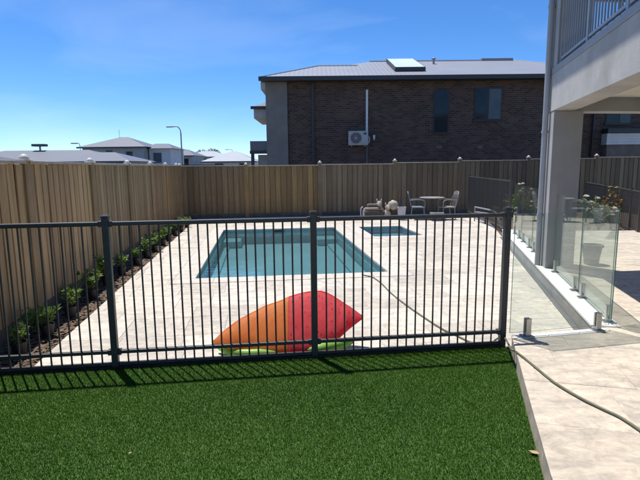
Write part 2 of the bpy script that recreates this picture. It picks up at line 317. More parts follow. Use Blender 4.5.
for k_ in ('red', 'orange'):      # limp vinyl: soft creases
    n_ = MT[k_].node_tree; pb = next(x for x in n_.nodes if x.type == 'BSDF_PRINCIPLED')
    tcx = n_.nodes.new('ShaderNodeTexCoord'); nzx = n_.nodes.new('ShaderNodeTexNoise'); nzx.inputs['Scale'].default_value = 5; nzx.inputs['Detail'].default_value = 4; nzx.inputs['Distortion'].default_value = 1.5
    bux = n_.nodes.new('ShaderNodeBump'); bux.inputs['Strength'].default_value = 0.22; bux.inputs['Distance'].default_value = 0.03
    n_.links.new(tcx.outputs['Object'], nzx.inputs['Vector']); n_.links.new(nzx.outputs['Fac'], bux.inputs['Height']); n_.links.new(bux.outputs[0], pb.inputs['Normal'])
    for x in n_.nodes:
        if x.type == 'BSDF_TRANSLUCENT': n_.links.new(bux.outputs[0], x.inputs['Normal'])

n_ = MT['turf'].node_tree; ge = n_.nodes.new('ShaderNodeNewGeometry'); sc1 = n_.nodes.new('ShaderNodeVectorMath'); sc1.operation = 'SCALE'; sc1.inputs['Scale'].default_value = 0.45
n_.links.new(ge.outputs['Normal'], sc1.inputs[0]); ad1 = n_.nodes.new('ShaderNodeVectorMath'); ad1.inputs[1].default_value = (0, 0, 1); n_.links.new(sc1.outputs[0], ad1.inputs[0])
nm1 = n_.nodes.new('ShaderNodeVectorMath'); nm1.operation = 'NORMALIZE'; n_.links.new(ad1.outputs[0], nm1.inputs[0])
tp_ = next(x for x in n_.nodes if x.type == 'BSDF_PRINCIPLED'); n_.links.new(nm1.outputs[0], tp_.inputs['Normal']); tp_.inputs['Specular IOR Level'].default_value = 0.06; tp_.inputs['Roughness'].default_value = 0.85

# ------------------------------------------------------------------ geometry helpers
def V(*a): return Vector(a)
def box(bm, x0, x1, y0, y1, z0, z1, M=None):
    vs = [V(x, y, z) for z in (z0, z1) for (x, y) in ((x0, y0), (x1, y0), (x1, y1), (x0, y1))]
    if M is not None: vs = [M @ v for v in vs]
    b = [bm.verts.new(v) for v in vs]
    for f in ((3, 2, 1, 0), (4, 5, 6, 7), (0, 1, 5, 4), (1, 2, 6, 5), (2, 3, 7, 6), (3, 0, 4, 7)):
        bm.faces.new([b[i] for i in f])
    return b
def prism(bm, poly, z0, z1):
    n = len(poly); a = [bm.verts.new((p[0], p[1], z0)) for p in poly]; b = [bm.verts.new((p[0], p[1], z1)) for p in poly]
    bm.faces.new(a[::-1]); bm.faces.new(b)
    for i in range(n): bm.faces.new((a[i], a[(i+1) % n], b[(i+1) % n], b[i]))
def tube(bm, pts, r, n=8, caps=True):
    pts = [Vector(p) for p in pts]; rings = []; k = len(pts)
    rr = r if isinstance(r, (list, tuple)) else [r]*k
    prev = None
    for i, p in enumerate(pts):
        d = (pts[min(i+1, k-1)] - pts[max(i-1, 0)]).normalized()
        if prev is None:
            a = V(0, 0, 1) if abs(d.z) < 0.9 else V(1, 0, 0)
            x = d.cross(a).normalized()
        else:
            x = (prev - d*prev.dot(d)).normalized()
        prev = x; y = d.cross(x)
        rings.append([bm.verts.new(p + (x*math.cos(2*math.pi*j/n) + y*math.sin(2*math.pi*j/n))*rr[i]) for j in range(n)])
    for i in range(k-1):
        for j in range(n):
            bm.faces.new((rings[i][j], rings[i][(j+1) % n], rings[i+1][(j+1) % n], rings[i+1][j]))
    if caps:
        bm.faces.new(rings[0][::-1]); bm.faces.new(rings[-1])
def lathe(bm, prof, n=16, c=(0, 0, 0), cap=True):
    c = Vector(c); rings = []
    for r, z in prof:
        rings.append([bm.verts.new(c + V(r*math.cos(2*math.pi*j/n), r*math.sin(2*math.pi*j/n), z)) for j in range(n)])
    for i in range(len(rings)-1):
        for j in range(n):
            bm.faces.new((rings[i][j], rings[i][(j+1) % n], rings[i+1][(j+1) % n], rings[i+1][j]))
    if cap: bm.faces.new(rings[0][::-1]); bm.faces.new(rings[-1])
def mesh_from(bm, name, m, smooth=False):
    bmesh.ops.recalc_face_normals(bm, faces=bm.faces)
    me = bpy.data.meshes.new(name); bm.to_mesh(me); bm.free()
    for mm in (m if isinstance(m, (list, tuple)) else [m]): me.materials.append(mm)
    if smooth:
        for p in me.polygons: p.use_smooth = True
    return me
def link(name, me, parent=None, loc=None, rotz=0.0):
    o = bpy.data.objects.new(name, me); COL.objects.link(o)
    if loc is not None: o.location = loc
    if rotz: o.rotation_euler = (0, 0, rotz)
    if parent is not None:
        o.parent = parent; o.matrix_parent_inverse = PINV.get(parent.name, Matrix.Identity(4))
    return o
PINV = {}
def reg(o):      # remember a parent's world transform so children can be given in world coordinates
    Mx = Matrix.LocRotScale(o.location, o.rotation_euler, None)
    if o.parent is not None: Mx = TRUE[o.parent.name] @ o.matrix_parent_inverse @ Mx
    TRUE[o.name] = Mx; PINV[o.name] = Mx.inverted()
    return o
TRUE = {}
def obj(name, bm, m, parent=None, smooth=False, bevel=0.0):
    o = link(name, mesh_from(bm, name, m, smooth), parent)
    if bevel > 0:
        bv = o.modifiers.new('bevel', 'BEVEL'); bv.width = bevel; bv.segments = 2; bv.limit_method = 'ANGLE'
    reg(o)
    return o
def tag(o, label, cat, group=None):
    o['label'] = label; o['category'] = cat
    if group: o['group'] = group
    return o
def thing(name, label, cat, loc=(0, 0, 0), group=None, rotz=0.0):
    o = bpy.data.objects.new(name, None); COL.objects.link(o); o.location = loc; o.rotation_euler = (0, 0, rotz)
    o.empty_display_size = 0.2
    tag(o, label, cat, group); reg(o)
    return o
def struct(o): o['kind'] = 'structure'; return o
def stuff(o): o['kind'] = 'stuff'; return o
def B(): return bmesh.new()
def boxo(name, m, parent, *a, bevel=0.0, M=None):
    bm = B(); box(bm, *a, M=M); return obj(name, bm, m, parent, bevel=bevel)

# yard frame: u to the right along the pool fence, v away from the camera
A = math.radians(6.8)
Uv = V(math.cos(A), math.sin(A), 0); Vv = V(-math.sin(A), math.cos(A), 0)
YM = Matrix(((Uv.x, Vv.x, 0, 0), (Uv.y, Vv.y, 0, 0), (0, 0, 1, 0), (0, 0, 0, 1)))   # yard -> world
def yl(p):  # world -> yard coords
    return (p[0]*Uv.x + p[1]*Uv.y, p[0]*Vv.x + p[1]*Vv.y)
def yw(u, v, z=0): return V(u*Uv.x + v*Vv.x, u*Uv.y + v*Vv.y, z)
ZP = 0.155        # raised patio level
ZK = 0.172        # top of the white hob that carries the glass
HA = math.radians(14.0); Hv = V(math.sin(HA), math.cos(HA), 0); HN = V(math.cos(HA), -math.sin(HA), 0)   # house side direction, and its right normal
K0 = V(2.575, 4.60, 0)          # kerb outer line passes here
def kerb(t, s=0, z=0): return K0 + Hv*t + HN*s + V(0, 0, z)
GL = V(1.625, 4.045, 0)           # left end of the near glass pane / patio corner
PE0 = V(1.685, 4.14, 0); PEd = V(math.sin(math.radians(16.2)), math.cos(math.radians(16.2)), 0)   # lawn edge of the patio
LF0 = V(-3.06, 4.48, 0); LFd = V(-math.sin(math.radians(7.55)), math.cos(math.radians(7.55)), 0)  # left fence face line
LFn = V(LFd.y, -LFd.x, 0)
BED = 0.54
FF0 = V(-0.055, 4.065, 0)       # front pool fence line through its middle post
FFd = V(math.cos(math.radians(6.95)), math.sin(math.radians(6.95)), 0); FFn = V(-FFd.y, FFd.x, 0)

# ------------------------------------------------------------------ the setting
bm = B(); prism(bm, [(-900, -300), (900, -300), (900, 1500), (-900, 1500)], -1.9, -1.8)
struct(obj('ground', bm, MT['earth']))

def clip(poly, p, n):
    out = []
    for i in range(len(poly)):
        a, b = poly[i], poly[(i+1) % len(poly)]
        da = (a[0]-p[0])*n[0] + (a[1]-p[1])*n[1]; db = (b[0]-p[0])*n[0] + (b[1]-p[1])*n[1]
        if da >= 0: out.append(a)
        if (da >= 0) != (db >= 0):
            t = da/(da-db); out.append((a[0]+(b[0]-a[0])*t, a[1]+(b[1]-a[1])*t))
    return out
def area(poly):
    return 0.5*abs(sum(poly[i][0]*poly[(i+1) % len(poly)][1] - poly[(i+1) % len(poly)][0]*poly[i][1] for i in range(len(poly))))
def minus(rects, h):
    out = []
    for (a, b, c, d) in rects:
        e, f, g, i = h
        if b <= e or a >= f or d <= g or c >= i: out.append((a, b, c, d)); continue
        if a < e: out.append((a, e, c, d))
        if b > f: out.append((f, b, c, d))
        x0, x1 = max(a, e), min(b, f)
        if c < g: out.append((x0, x1, c, g))
        if d > i: out.append((x0, x1, i, d))
    return out
def tile_geo(bm, poly, z, ch=0.004, dep=0.022):
    n = len(poly); cx = sum(p[0] for p in poly)/n; cy = sum(p[1] for p in poly)/n
    def ins(p):
        dx, dy = cx-p[0], cy-p[1]; l = math.hypot(dx, dy) or 1; k = min(ch*1.5, l*0.3)/l
        return (p[0]+dx*k, p[1]+dy*k)
    a = [bm.verts.new((p[0], p[1], z-dep)) for p in poly]
    b = [bm.verts.new((p[0], p[1], z-ch*0.7)) for p in poly]
    t = [bm.verts.new((*ins(p), z)) for p in poly]
    for i in range(n):
        j = (i+1) % n
        bm.faces.new((a[i], a[j], b[j], b[i])); bm.faces.new((b[i], b[j], t[j], t[i]))
    bm.faces.new(t)
def tiles(parent, rot, planes, holes, z, m, tw, th, ext, limit, gap=0.003, off=0.0):
    c, s = math.cos(rot), math.sin(rot); pieces = []
    u0, u1, v0, v1 = ext
    row = 0; v = v0; rr = random.Random(int(limit*7+z*100))
    while v < v1:
        hh = rr.choice((0.203, 0.406, 0.406, 0.406, 0.61)); u = u0 - rr.uniform(0, 0.6)
        while u < u1:
            ww = rr.choice((0.406, 0.61, 0.61, 0.61, 0.813) if hh > 0.3 else (0.406, 0.406, 0.61))
            rs = [(u+gap/2, u+ww-gap/2, v+gap/2, v+hh-gap/2)]
            for h in holes: rs = minus(rs, h)
            for (a, b, d, e) in rs:
                if b-a < 0.03 or e-d < 0.03: continue
                poly = [(x*c-y*s, x*s+y*c) for x, y in ((a, d), (b, d), (b, e), (a, e))]
                for p, n in planes:
                    poly = clip(poly, p, n)
                    if len(poly) < 3: break
                if len(poly) >= 3 and area(poly) > 0.004: pieces.append(poly)
            u += ww
        v += hh; row += 1
    def key(poly):
        x = sum(p[0] for p in poly)/len(poly); y = sum(p[1] for p in poly)/len(poly)
        vis = y > 1.2 and abs(x) < y*0.72+0.3
        return (0 if vis else 1, y)
    pieces.sort(key=key)
    rest = B(); nr = 0
    for i, poly in enumerate(pieces):
        zz = z + random.uniform(-0.0012, 0.0012)
        if i < limit:
            bm = B(); tile_geo(bm, poly, zz); obj('paver', bm, m, parent)
        else:
            tile_geo(rest, poly, zz); nr += 1
    if nr: stuff(obj('pavers_beyond', rest, m, parent))
    else: rest.free()

# pool and spa rectangles in yard coordinates
pc = yl((-0.755, 10.34)); PW, PL = 1.515, 2.96
PR = (pc[0]-PW, pc[0]+PW, pc[1]-PL, pc[1]+PL)
sc_ = yl((1.78, 12.58)); SR = (sc_[0]-0.62, sc_[0]+0.62, sc_[1]-0.98, sc_[1]+0.98)
CW = 0.30
def grow(r, g): return (r[0]-g, r[1]+g, r[2]-g, r[3]+g)

bedp = LF0 + LFn*BED
RB0 = V(4.32, 11.5, 0); RBd = (V(4.62, 16.7, 0)-RB0).normalized(); RBn = V(-RBd.y, RBd.x, 0)
BF0 = V(-4.61, 16.12, 0); BFd = (V(4.89, 17.26, 0)-BF0).normalized(); BFn = V(BFd.y, -BFd.x, 0)   # back fence face line, normal to camera
# slab under the pool pavers, split round the two basins
def slab_rects():
    r = [(-6.0, 9.0, 3.0, 18.6)]
    return minus(minus(r, grow(PR, 0.02)), grow(SR, 0.02))
bm = B()
for (a, b, c, d) in slab_rects():
    poly = [tuple(yw(x, y)[:2]) for x, y in ((a, c), (b, c), (b, d), (a, d))]
    for p, n in ((bedp, LFn), (FF0+FFn*0.035, FFn), (BF0, BFn), (K0, -HN)):
        poly = clip(poly, p, n)
        if len(poly) < 3: break
    if len(poly) >= 3: prism(bm, poly, -0.2, -0.0065)
pool_paving = struct(obj('pool_paving', bm, MT['grout']))
pl_main = [(bedp, LFn), (FF0+FFn*0.04, FFn), (BF0+BFn*0.02, BFn), (K0-HN*0.058, -HN), (RB0, RBn)]
tiles(pool_paving, A, pl_main, [grow(PR, CW), grow(SR, CW)], 0.0, MT['trav'], 0.61, 0.406, (-7, 9, 2.6, 18.5), 300, off=0.0)

# raised patio and alfresco floor
GLd = V(math.cos(math.radians(11.5)), math.sin(math.radians(11.5)), 0); GLn = V(-GLd.y, GLd.x, 0)
GF = GL + GLn*0.10     # far edge line of the patio slab
bm = B()
P1 = [(-4, -4), (9, -4), (9, 20), (-4, 20)]
pa = P1
for p, n in ((PE0, V(PEd.y, -PEd.x, 0)), (GF, -GLn)): pa = clip(pa, p, n)
prism(bm, pa, -0.3, ZP-0.0045)
pb = P1
for p, n in ((K0+HN*0.0, HN), (GF, GLn), (V(0, 11.4, 0), V(-0.05, -1, 0))): pb = clip(pb, p, n)
prism(bm, pb, -0.3, ZP-0.0045)
patio = struct(obj('patio', bm, MT['trav_patio']))
tiles(patio, -HA, [(PE0+V(PEd.y, -PEd.x, 0)*-0.003, V(PEd.y, -PEd.x, 0)), (GF+GLn*0.01, -GLn)], [], ZP, MT['trav_patio'], 0.61, 0.406, (-3, 9, -4, 8), 130, gap=0.0018)
tiles(patio, -HA, [(K0+HN*0.245, HN), (GF+GLn*0.014, GLn), (V(0, 11.4, 0), V(-0.05, -1, 0))], [], ZP, MT['trav_patio'], 0.61, 0.406, (-3, 9, -1, 14), 160, gap=0.0018)
# white hob with coping stones along the kerb line, drain channel at its foot
HW = 0.24
bm = B(); prism(bm, [tuple(kerb(-0.20, 0)[:2]), tuple(kerb(-0.20, HW)[:2]), tuple(kerb(6.95, HW)[:2]), tuple(kerb(6.95, 0)[:2])], -0.25, ZK-0.022)
hob = tag(obj('glass_hob', bm, MT['kerb']), 'long pale rendered hob carrying the row of glass panels', 'kerb')
for i in range(9):
    a, b = -0.206+i*0.796, 0.586+i*0.796
    poly = [tuple(kerb(a, -0.006)[:2]), tuple(kerb(b, -0.006)[:2]), tuple(kerb(b, HW+0.006)[:2]), tuple(kerb(a, HW+0.006)[:2])]
    bm = B(); tile_geo(bm, poly, ZK, 0.005, 0.0215); obj('coping_stone', bm, MT['kerb_top'], hob)
for i in range(3):
    q = GL + GLn*0.006 + GLd*(0.09+i*0.31); poly = [tuple((q)[:2]), tuple((q+GLd*0.30)[:2]), tuple((q+GLd*0.30+GLn*0.088)[:2]), tuple((q+GLn*0.088)[:2])]
    bm = B(); tile_geo(bm, poly, ZP+0.006, 0.004, 0.02); obj('coping_stone', bm, MT['kerb_top'], patio)
bm = B(); prism(bm, [kerb(0.05, -0.055)[:2], kerb(6.9, -0.055)[:2], kerb(6.9, -0.004)[:2], kerb(0.05, -0.004)[:2]], -0.03, -0.001)
drain = tag(obj('strip_drain', bm, MT['drain']), 'dark steel strip drain along the foot of the white kerb', 'drain')
bm = B()
for i in range(3): 
    s = -0.050 + i*0.016
    prism(bm, [kerb(0.06, s)[:2], kerb(6.85, s)[:2], kerb(6.85, s+0.008)[:2], kerb(0.06, s+0.008)[:2]], -0.0008, 0.004)
obj('grate_bar', bm, MT['steel'], drain)

# garden bed soil between paving and left fence, bed at right, lawn backing
def sheet(name, poly, z, m, n=1, amp=0.0):
    bm = B(); prism(bm, poly, z-0.2, z); return struct(obj(name, bm, m))
def bedpt(t, s): return LF0 + LFd*t + LFn*s
sheet('garden_bed', [tuple(bedpt(-0.8, -0.05)[:2]), tuple(bedpt(-0.8, BED-0.003)[:2]), tuple(bedpt(11.75, BED-0.003)[:2]), tuple(bedpt(11.75, -0.05)[:2])], -0.02, MT['soil'])
q0 = V(4.325, 11.5, 0)
sheet('garden_bed', [(4.33, 11.42), (10.5, 11.2), (10.5, 18.0), (4.64, 17.2)], -0.008, MT['soil'])
lawn_poly = [(-2.98, 3.67), (-2.2, -2.0), (-0.05, -2.0), (1.675, 4.20)]
lawn_poly = [tuple((LF0+LFd*-0.80+LFn*0.02)[:2]), tuple((LF0+LFd*-6.6+LFn*0.02)[:2]), tuple((PE0+PEd*-6.4-HN*0.004)[:2]), tuple((PE0-HN*0.004)[:2])]
bm = B(); prism(bm, lawn_poly, -0.2, 0.022)
lawn = struct(obj('lawn', bm, MT['turf_base']))

def blades(name, n, sampler, h, wd, m, parent=None):
    """n leaning triangles with a random tone each, as one mesh"""
    px, py, pz = sampler(n); n = len(px)
    ang = RNG.uniform(0, 2*np.pi, n); hh = h*RNG.uniform(0.6, 1.15, n); ln = RNG.normal(0.0, 0.42, n)*hh; la = RNG.uniform(0, 2*np.pi, n)
    dx, dy = np.cos(ang)*wd/2, np.sin(ang)*wd/2
    co = np.zeros((n, 3, 3))
    co[:, 0] = np.stack([px-dx, py-dy, pz], 1); co[:, 1] = np.stack([px+dx, py+dy, pz], 1)
    co[:, 2] = np.stack([px+np.cos(la)*ln, py+np.sin(la)*ln, pz+hh], 1)
    me = bpy.data.meshes.new(name)
    me.vertices.add(3*n); me.vertices.foreach_set('co', co.reshape(-1))
    me.loops.add(3*n); me.loops.foreach_set('vertex_index', np.arange(3*n, dtype=np.int32))
    me.polygons.add(n); me.polygons.foreach_set('loop_start', np.arange(0, 3*n, 3, dtype=np.int32))
    me.update()
    a = me.attributes.new('tone', 'FLOAT', 'POINT')
    patch = 0.10*np.sin(px*1.9+py*1.2+np.sin(py*2.3))+0.09*np.sin(py*5.3-px*1.7+1.5*np.sin(px*2.9))+0.05*np.sin(px*11+py*9+2*np.sin(px*3-py*4))
    tone = np.clip(RNG.normal(0.45, 0.2, n)+patch, 0, 1)
    a.data.foreach_set('value', np.repeat(tone, 3).astype(np.float32))
    me.materials.append(m)
    return link(name, me, parent)
def lawn_sampler(n):
    x = RNG.uniform(-3.1, 1.75, n*2); y = RNG.uniform(0.8, 4.30, n*2)
    keep = np.ones(len(x), bool)
    for p, d in ((PE0-HN*0.008, -V(PEd.y, -PEd.x, 0)), (LF0+LFn*0.04, LFn), (FF0-FFn*0.045, -FFn)):
        keep &= ((x-p.x)*d.x + (y-p.y)*d.y) > 0
    x, y = x[keep][:n], y[keep][:n]
    return x, y, np.full(len(x), 0.022)
turf = blades('turf_grass', 560000, lawn_sampler, 0.0145, 0.0036, MT['turf'])
stuff(turf); tag(turf, 'short dense green artificial turf in front of the pool fence', 'grass')

# bark chips on the bed
def chips(name, n, t0, t1, s0, s1, fn, z):
    bm = B()
    for i in range(n):
        p = fn(random.uniform(t0, t1), random.uniform(s0, s1)); l = random.uniform(0.012, 0.035); ww = l*random.uniform(0.3, 0.6)
        R = Matrix.Translation((p.x, p.y, z+random.uniform(0, 0.012))) @ Matrix.Rotation(random.uniform(0, 6.28), 4, 'Z') @ Matrix.Rotation(random.uniform(-0.5, 0.5), 4, 'X')
        vs = [bm.verts.new(R @ V(*q)) for q in ((-l, -ww, 0), (l, -ww*0.7, 0), (l*0.8, ww, 0.004), (-l, ww*0.8, 0.006))]
        bm.faces.new(vs)
    return stuff(obj(name, bm, MT['chip']))
tag(chips('bark_mulch', 7000, -0.75, 11.6, 0.02, BED-0.02, bedpt, -0.018), 'loose brown bark mulch along the left paling fence', 'mulch')

# ------------------------------------------------------------------ pool
pool = thing('swimming_pool', 'large rectangular in-ground pool with teal water and pale stone coping', 'pool', yw(pc[0], pc[1]))
def basin(parent, R, depth, m, steps=()):
    a, b, c, d = R; t = 0.08
    def yb(name, x0, x1, y0, y1, z0, z1, mm, bev=0.0):
        return boxo(name, mm, parent, x0, x1, y0, y1, z0, z1, M=YM, bevel=bev)
    yb('floor', a-t, b+t, c-t, d+t, -depth-0.1, -depth, m)
    yb('wall', a-t, a-0.005, c-t, d+t, -depth, -0.03, m); yb('wall', b+0.005, b+t, c-t, d+t, -depth, -0.03, m)
    yb('wall', a-0.005, b+0.005, c-t, c-0.005, -depth, -0.03, m); yb('wall', a-0.005, b+0.005, d+0.005, d+t, -depth, -0.03, m)
    for s in steps: yb('step', *s, m, 0.03)
def coping(parent, R, L):
    a, b, c, d = R; g = 0.004
    def strip(x0, x1, y0, y1, horiz):
        n = max(1, round((x1-x0 if horiz else y1-y0)/L))
        for i in range(n):
            if horiz:
                p0 = x0+(x1-x0)*i/n; p1 = x0+(x1-x0)*(i+1)/n; q = (p0+g/2, p1-g/2, y0, y1)
            else:
                p0 = y0+(y1-y0)*i/n; p1 = y0+(y1-y0)*(i+1)/n; q = (x0, x1, p0+g/2, p1-g/2)
            poly = [tuple(yw(x, y)[:2]) for x, y in ((q[0], q[2]), (q[1], q[2]), (q[1], q[3]), (q[0], q[3]))]
            bm = B(); tile_geo(bm, poly, 0.004, 0.008, 0.035); obj('coping_stone', bm, MT['coping'], parent)
    strip(a-CW+g, b+CW-g, c-CW+g, c+0.02, True); strip(a-CW+g, b+CW-g, d-0.02, d+CW-g, True)
    strip(a-CW+g, a+0.02, c+0.02+g, d-0.02-g, False); strip(b-0.02, b+CW-g, c+0.02+g, d-0.02-g, False)
a, b, c, d = PR
basin(pool, PR, 0.40, MT['shell'], [(a+0.02, a+0.50, d-0.70, d-0.02, -0.39, -0.22), (b-0.55, b-0.02, d-0.70, d-0.02, -0.39, -0.22),
      (b-0.30, b-0.02, c+0.3, d-0.72, -0.39, -0.345), (a+0.02, a+0.2, c+0.3, d-0.72, -0.39, -0.36)])
coping(pool, PR, 0.6)
bm = B(); n = 24
g_ = [[bm.verts.new(yw(a-0.004+(b-a+0.008)*i/n, c-0.004+(d-c+0.008)*j/(2*n), -0.085)) for i in range(n+1)] for j in range(2*n+1)]
for j in range(2*n):
    for i in range(n): bm.faces.new((g_[j][i], g_[j][i+1], g_[j+1][i+1], g_[j+1][i]))
wo = obj('water', bm, MT['water'], pool)
boxo('skimmer', MT['pot'], pool, pc[0]-0.15, pc[0]+0.13, d-0.012, d+0.002, -0.16, -0.045, M=YM)
spa = thing('spa_pool', 'small square spa with rippled blue water behind the main pool', 'spa', yw(sc_[0], sc_[1]))
a, b, c, d = SR
basin(spa, SR, 0.45, MT['shell'], [(a+0.01, b-0.01, d-0.4, d-0.02, -0.44, -0.2), (a+0.01, a+0.4, c+0.01, d-0.41, -0.44, -0.2)])
coping(spa, SR, 0.6)
bm = B(); n = 20
g_ = [[bm.verts.new(yw(a-0.004+(b-a+0.008)*i/n, c-0.004+(d-c+0.008)*j/n, -0.07)) for i in range(n+1)] for j in range(n+1)]
for j in range(n):
    for i in range(n): bm.faces.new((g_[j][i], g_[j][i+1], g_[j+1][i+1], g_[j+1][i]))
obj('water', bm, MT['spa_water'], spa)

# ------------------------------------------------------------------ paling fences
def paling_mesh(name, wd, th, m, seed):
    rr = random.Random(seed); bm = B(); nz_ = 5; rows = []
    for k in range(nz_+1):
        z = k/nz_; bow = 0.0025*rr.uniform(-1, 1); e0 = rr.uniform(-0.0015, 0.0015); e1 = rr.uniform(-0.0015, 0.0015)
        rows.append([bm.verts.new(p) for p in ((-wd/2+e0, -th/2+bow, z), (wd/2+e1, -th/2+bow, z), (wd/2+e1, th/2+bow, z), (-wd/2+e0, th/2+bow, z))])
    for k in range(nz_):
        for i in range(4): bm.faces.new((rows[k][i], rows[k][(i+1) % 4], rows[k+1][(i+1) % 4], rows[k+1][i]))
    bm.faces.new(rows[0][::-1]); bm.faces.new(rows[-1])
    return mesh_from(bm, name, m)
FRONT = [paling_mesh('paling', 0.148, 0.016, MT['paling'], i) for i in range(5)]
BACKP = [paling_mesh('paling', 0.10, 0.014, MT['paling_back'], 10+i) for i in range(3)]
def post_geo(z0, z1):
    bm = B(); box(bm, -0.068, 0.068, -0.03, 0.0205, z0, z1); return mesh_from(bm, 'post', MT['paling'])
capm = None
def cap_mesh():
    bm = B(); box(bm, -0.062, 0.062, -0.062, 0.062, 0, 0.018)
    lathe(bm, [(0.054, 0.018), (0.050, 0.036), (0.038, 0.055), (0.022, 0.068), (0.006, 0.074)], 12)
    return mesh_from(bm, 'post_cap', MT['postcap'], True)
CAPM = cap_mesh()
def paling_fence(name, label, origin, d, nrm, ts, ztops, tints):
    """origin + t*d runs along the visible face; nrm points to the yard; ts = post positions; ztops = top height at each post"""
    f = thing(name, label, 'fence', origin + d*ts[0])
    ang = math.atan2(d.y, d.x)
    for i, t in enumerate(ts):
        z1 = max(ztops[i], ztops[min(i+1, len(ts)-1)])
        p = origin + d*t + nrm*0.002
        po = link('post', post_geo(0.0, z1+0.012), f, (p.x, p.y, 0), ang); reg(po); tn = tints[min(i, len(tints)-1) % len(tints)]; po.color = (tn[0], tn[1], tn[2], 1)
        cp = link('post_cap', CAPM, po, (p.x, p.y, z1+0.012), ang)
    for i in range(len(ts)-1):
        a, b = ts[i]+0.05, ts[i+1]-0.05; n = max(2, round((b-a)/0.178)); pt = (b-a)/n
        zt = ztops[i]; tint = tints[i % len(tints)]
        for k in range(n):
            t = a + pt*(k+0.5)
            for lay in (0, 1):
                if lay and k == n-1: continue
                tt = t + (pt/2 if lay else random.uniform(-0.004, 0.004))
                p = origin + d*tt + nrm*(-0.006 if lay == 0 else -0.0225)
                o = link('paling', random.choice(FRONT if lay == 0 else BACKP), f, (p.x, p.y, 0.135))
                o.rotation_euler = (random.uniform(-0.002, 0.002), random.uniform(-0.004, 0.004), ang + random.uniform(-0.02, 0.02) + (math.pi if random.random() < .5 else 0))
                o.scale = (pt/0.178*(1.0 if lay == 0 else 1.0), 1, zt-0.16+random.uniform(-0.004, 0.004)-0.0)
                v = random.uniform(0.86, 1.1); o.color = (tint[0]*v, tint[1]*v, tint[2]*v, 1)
        M = Matrix.Translation(origin) @ Matrix(((d.x, -nrm.x, 0, 0), (d.y, -nrm.y, 0, 0), (0, 0, 1, 0), (0, 0, 0, 1)))
        boxo('capping_rail', MT['capping'], f, a-0.003, b+0.003, -0.045, 0.05, zt-0.02, zt+0.012, M=M, bevel=0.004)
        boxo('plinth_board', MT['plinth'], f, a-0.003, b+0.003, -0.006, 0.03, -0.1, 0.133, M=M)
        boxo('rail', MT['paling_back'], f, a, b, 0.032, 0.068, 0.5, 0.57, M=M); boxo('rail', MT['paling_back'], f, a, b, 0.032, 0.068, 1.25, 1.32, M=M)
lt = [-5.5, -3.4, -1.27, 0.87, 3.03, 5.24, 7.41, 9.46, 11.42]
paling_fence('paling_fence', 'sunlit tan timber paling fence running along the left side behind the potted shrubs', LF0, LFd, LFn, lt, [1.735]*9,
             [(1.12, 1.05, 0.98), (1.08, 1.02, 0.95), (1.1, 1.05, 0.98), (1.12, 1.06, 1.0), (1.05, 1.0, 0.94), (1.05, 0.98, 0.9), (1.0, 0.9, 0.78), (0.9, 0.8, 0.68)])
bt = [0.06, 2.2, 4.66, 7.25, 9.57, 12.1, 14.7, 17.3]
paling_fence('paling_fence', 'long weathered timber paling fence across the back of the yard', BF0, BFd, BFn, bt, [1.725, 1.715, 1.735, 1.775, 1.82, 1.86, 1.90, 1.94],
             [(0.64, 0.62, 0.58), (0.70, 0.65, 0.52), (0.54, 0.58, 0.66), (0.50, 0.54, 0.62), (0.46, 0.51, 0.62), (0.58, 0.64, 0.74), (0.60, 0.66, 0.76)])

# ------------------------------------------------------------------ tubular pool fences
def bar_mesh(h, r=0.0074):
    bm = B(); lathe(bm, [(r, 0), (r, h)], 8); return mesh_from(bm, 'baluster', MT['black'], False)
def tubular_fence(name, label, posts, nb, z0, ztop, zlow, base=True, post_w=0.026, group=None):
    f = thing(name, label, 'fence', posts[0])
    barm = bar_mesh(ztop-0.035-z0)
    for i, p in enumerate(posts):
        d = (posts[min(i+1, len(posts)-1)] - posts[max(i-1, 0)]).normalized(); ang = math.atan2(d.y, d.x)
        bm = B(); box(bm, -post_w, post_w, -post_w, post_w, -0.02, ztop+0.032)
        po = link('post', mesh_from(bm, 'post', MT['black']), f, (p.x, p.y, z0), ang)
        po.location.z = 0 if z0 < 0.1 else z0-0.04
        bv = po.modifiers.new('bevel', 'BEVEL'); bv.width = 0.004; bv.segments = 2
        reg(po)
        bm = B(); k = post_w+0.003
        box(bm, -k, k, -k, k, 0, 0.012)
        vs = [bm.verts.new(q) for q in ((-k*0.8, -k*0.8, 0.020), (k*0.8, -k*0.8, 0.020), (k*0.8, k*0.8, 0.020), (-k*0.8, k*0.8, 0.020))]; bm.faces.new(vs)
        link('post_cap', mesh_from(bm, 'post_cap', MT['black']), po, (p.x, p.y, po.location.z+ztop+0.032), ang)
        zz = po.location.z
    for i in range(len(posts)-1):
        p, q = posts[i], posts[i+1]; d = (q-p); L = d.length; d = d.normalized(); n = V(-d.y, d.x, 0)
        M = Matrix.Translation((p.x, p.y, 0)) @ Matrix(((d.x, n.x, 0, 0), (d.y, n.y, 0, 0), (0, 0, 1, 0), (0, 0, 0, 1)))
        e = post_w
        boxo('top_rail', MT['black'], f, e, L-e, -0.019, 0.019, ztop-0.036, ztop, M=M, bevel=0.009)
        boxo('bottom_rail', MT['black'], f, e, L-e, -0.016, 0.016, zlow-0.014, zlow+0.016, M=M, bevel=0.004)
        if base: boxo('base_rail', MT['black'], f, e, L-e, -0.016, 0.016, z0-0.002, z0+0.024, M=M, bevel=0.004)
        for xx, s in ((e, 1), (L-e, -1)):
            for zc in (ztop-0.018, zlow+0.001):
                x0, x1 = sorted((xx, xx+s*0.028)); boxo('bracket', MT['black'], f, x0, x1, -0.024, 0.024, zc-0.024, zc+0.024, M=M, bevel=0.006)
        k = nb[i]
        for j in range(k):
            c = p + d*(e + (L-2*e)*(j+1)/(k+1))
            link('baluster', barm, f, (c.x, c.y, z0))
    return f
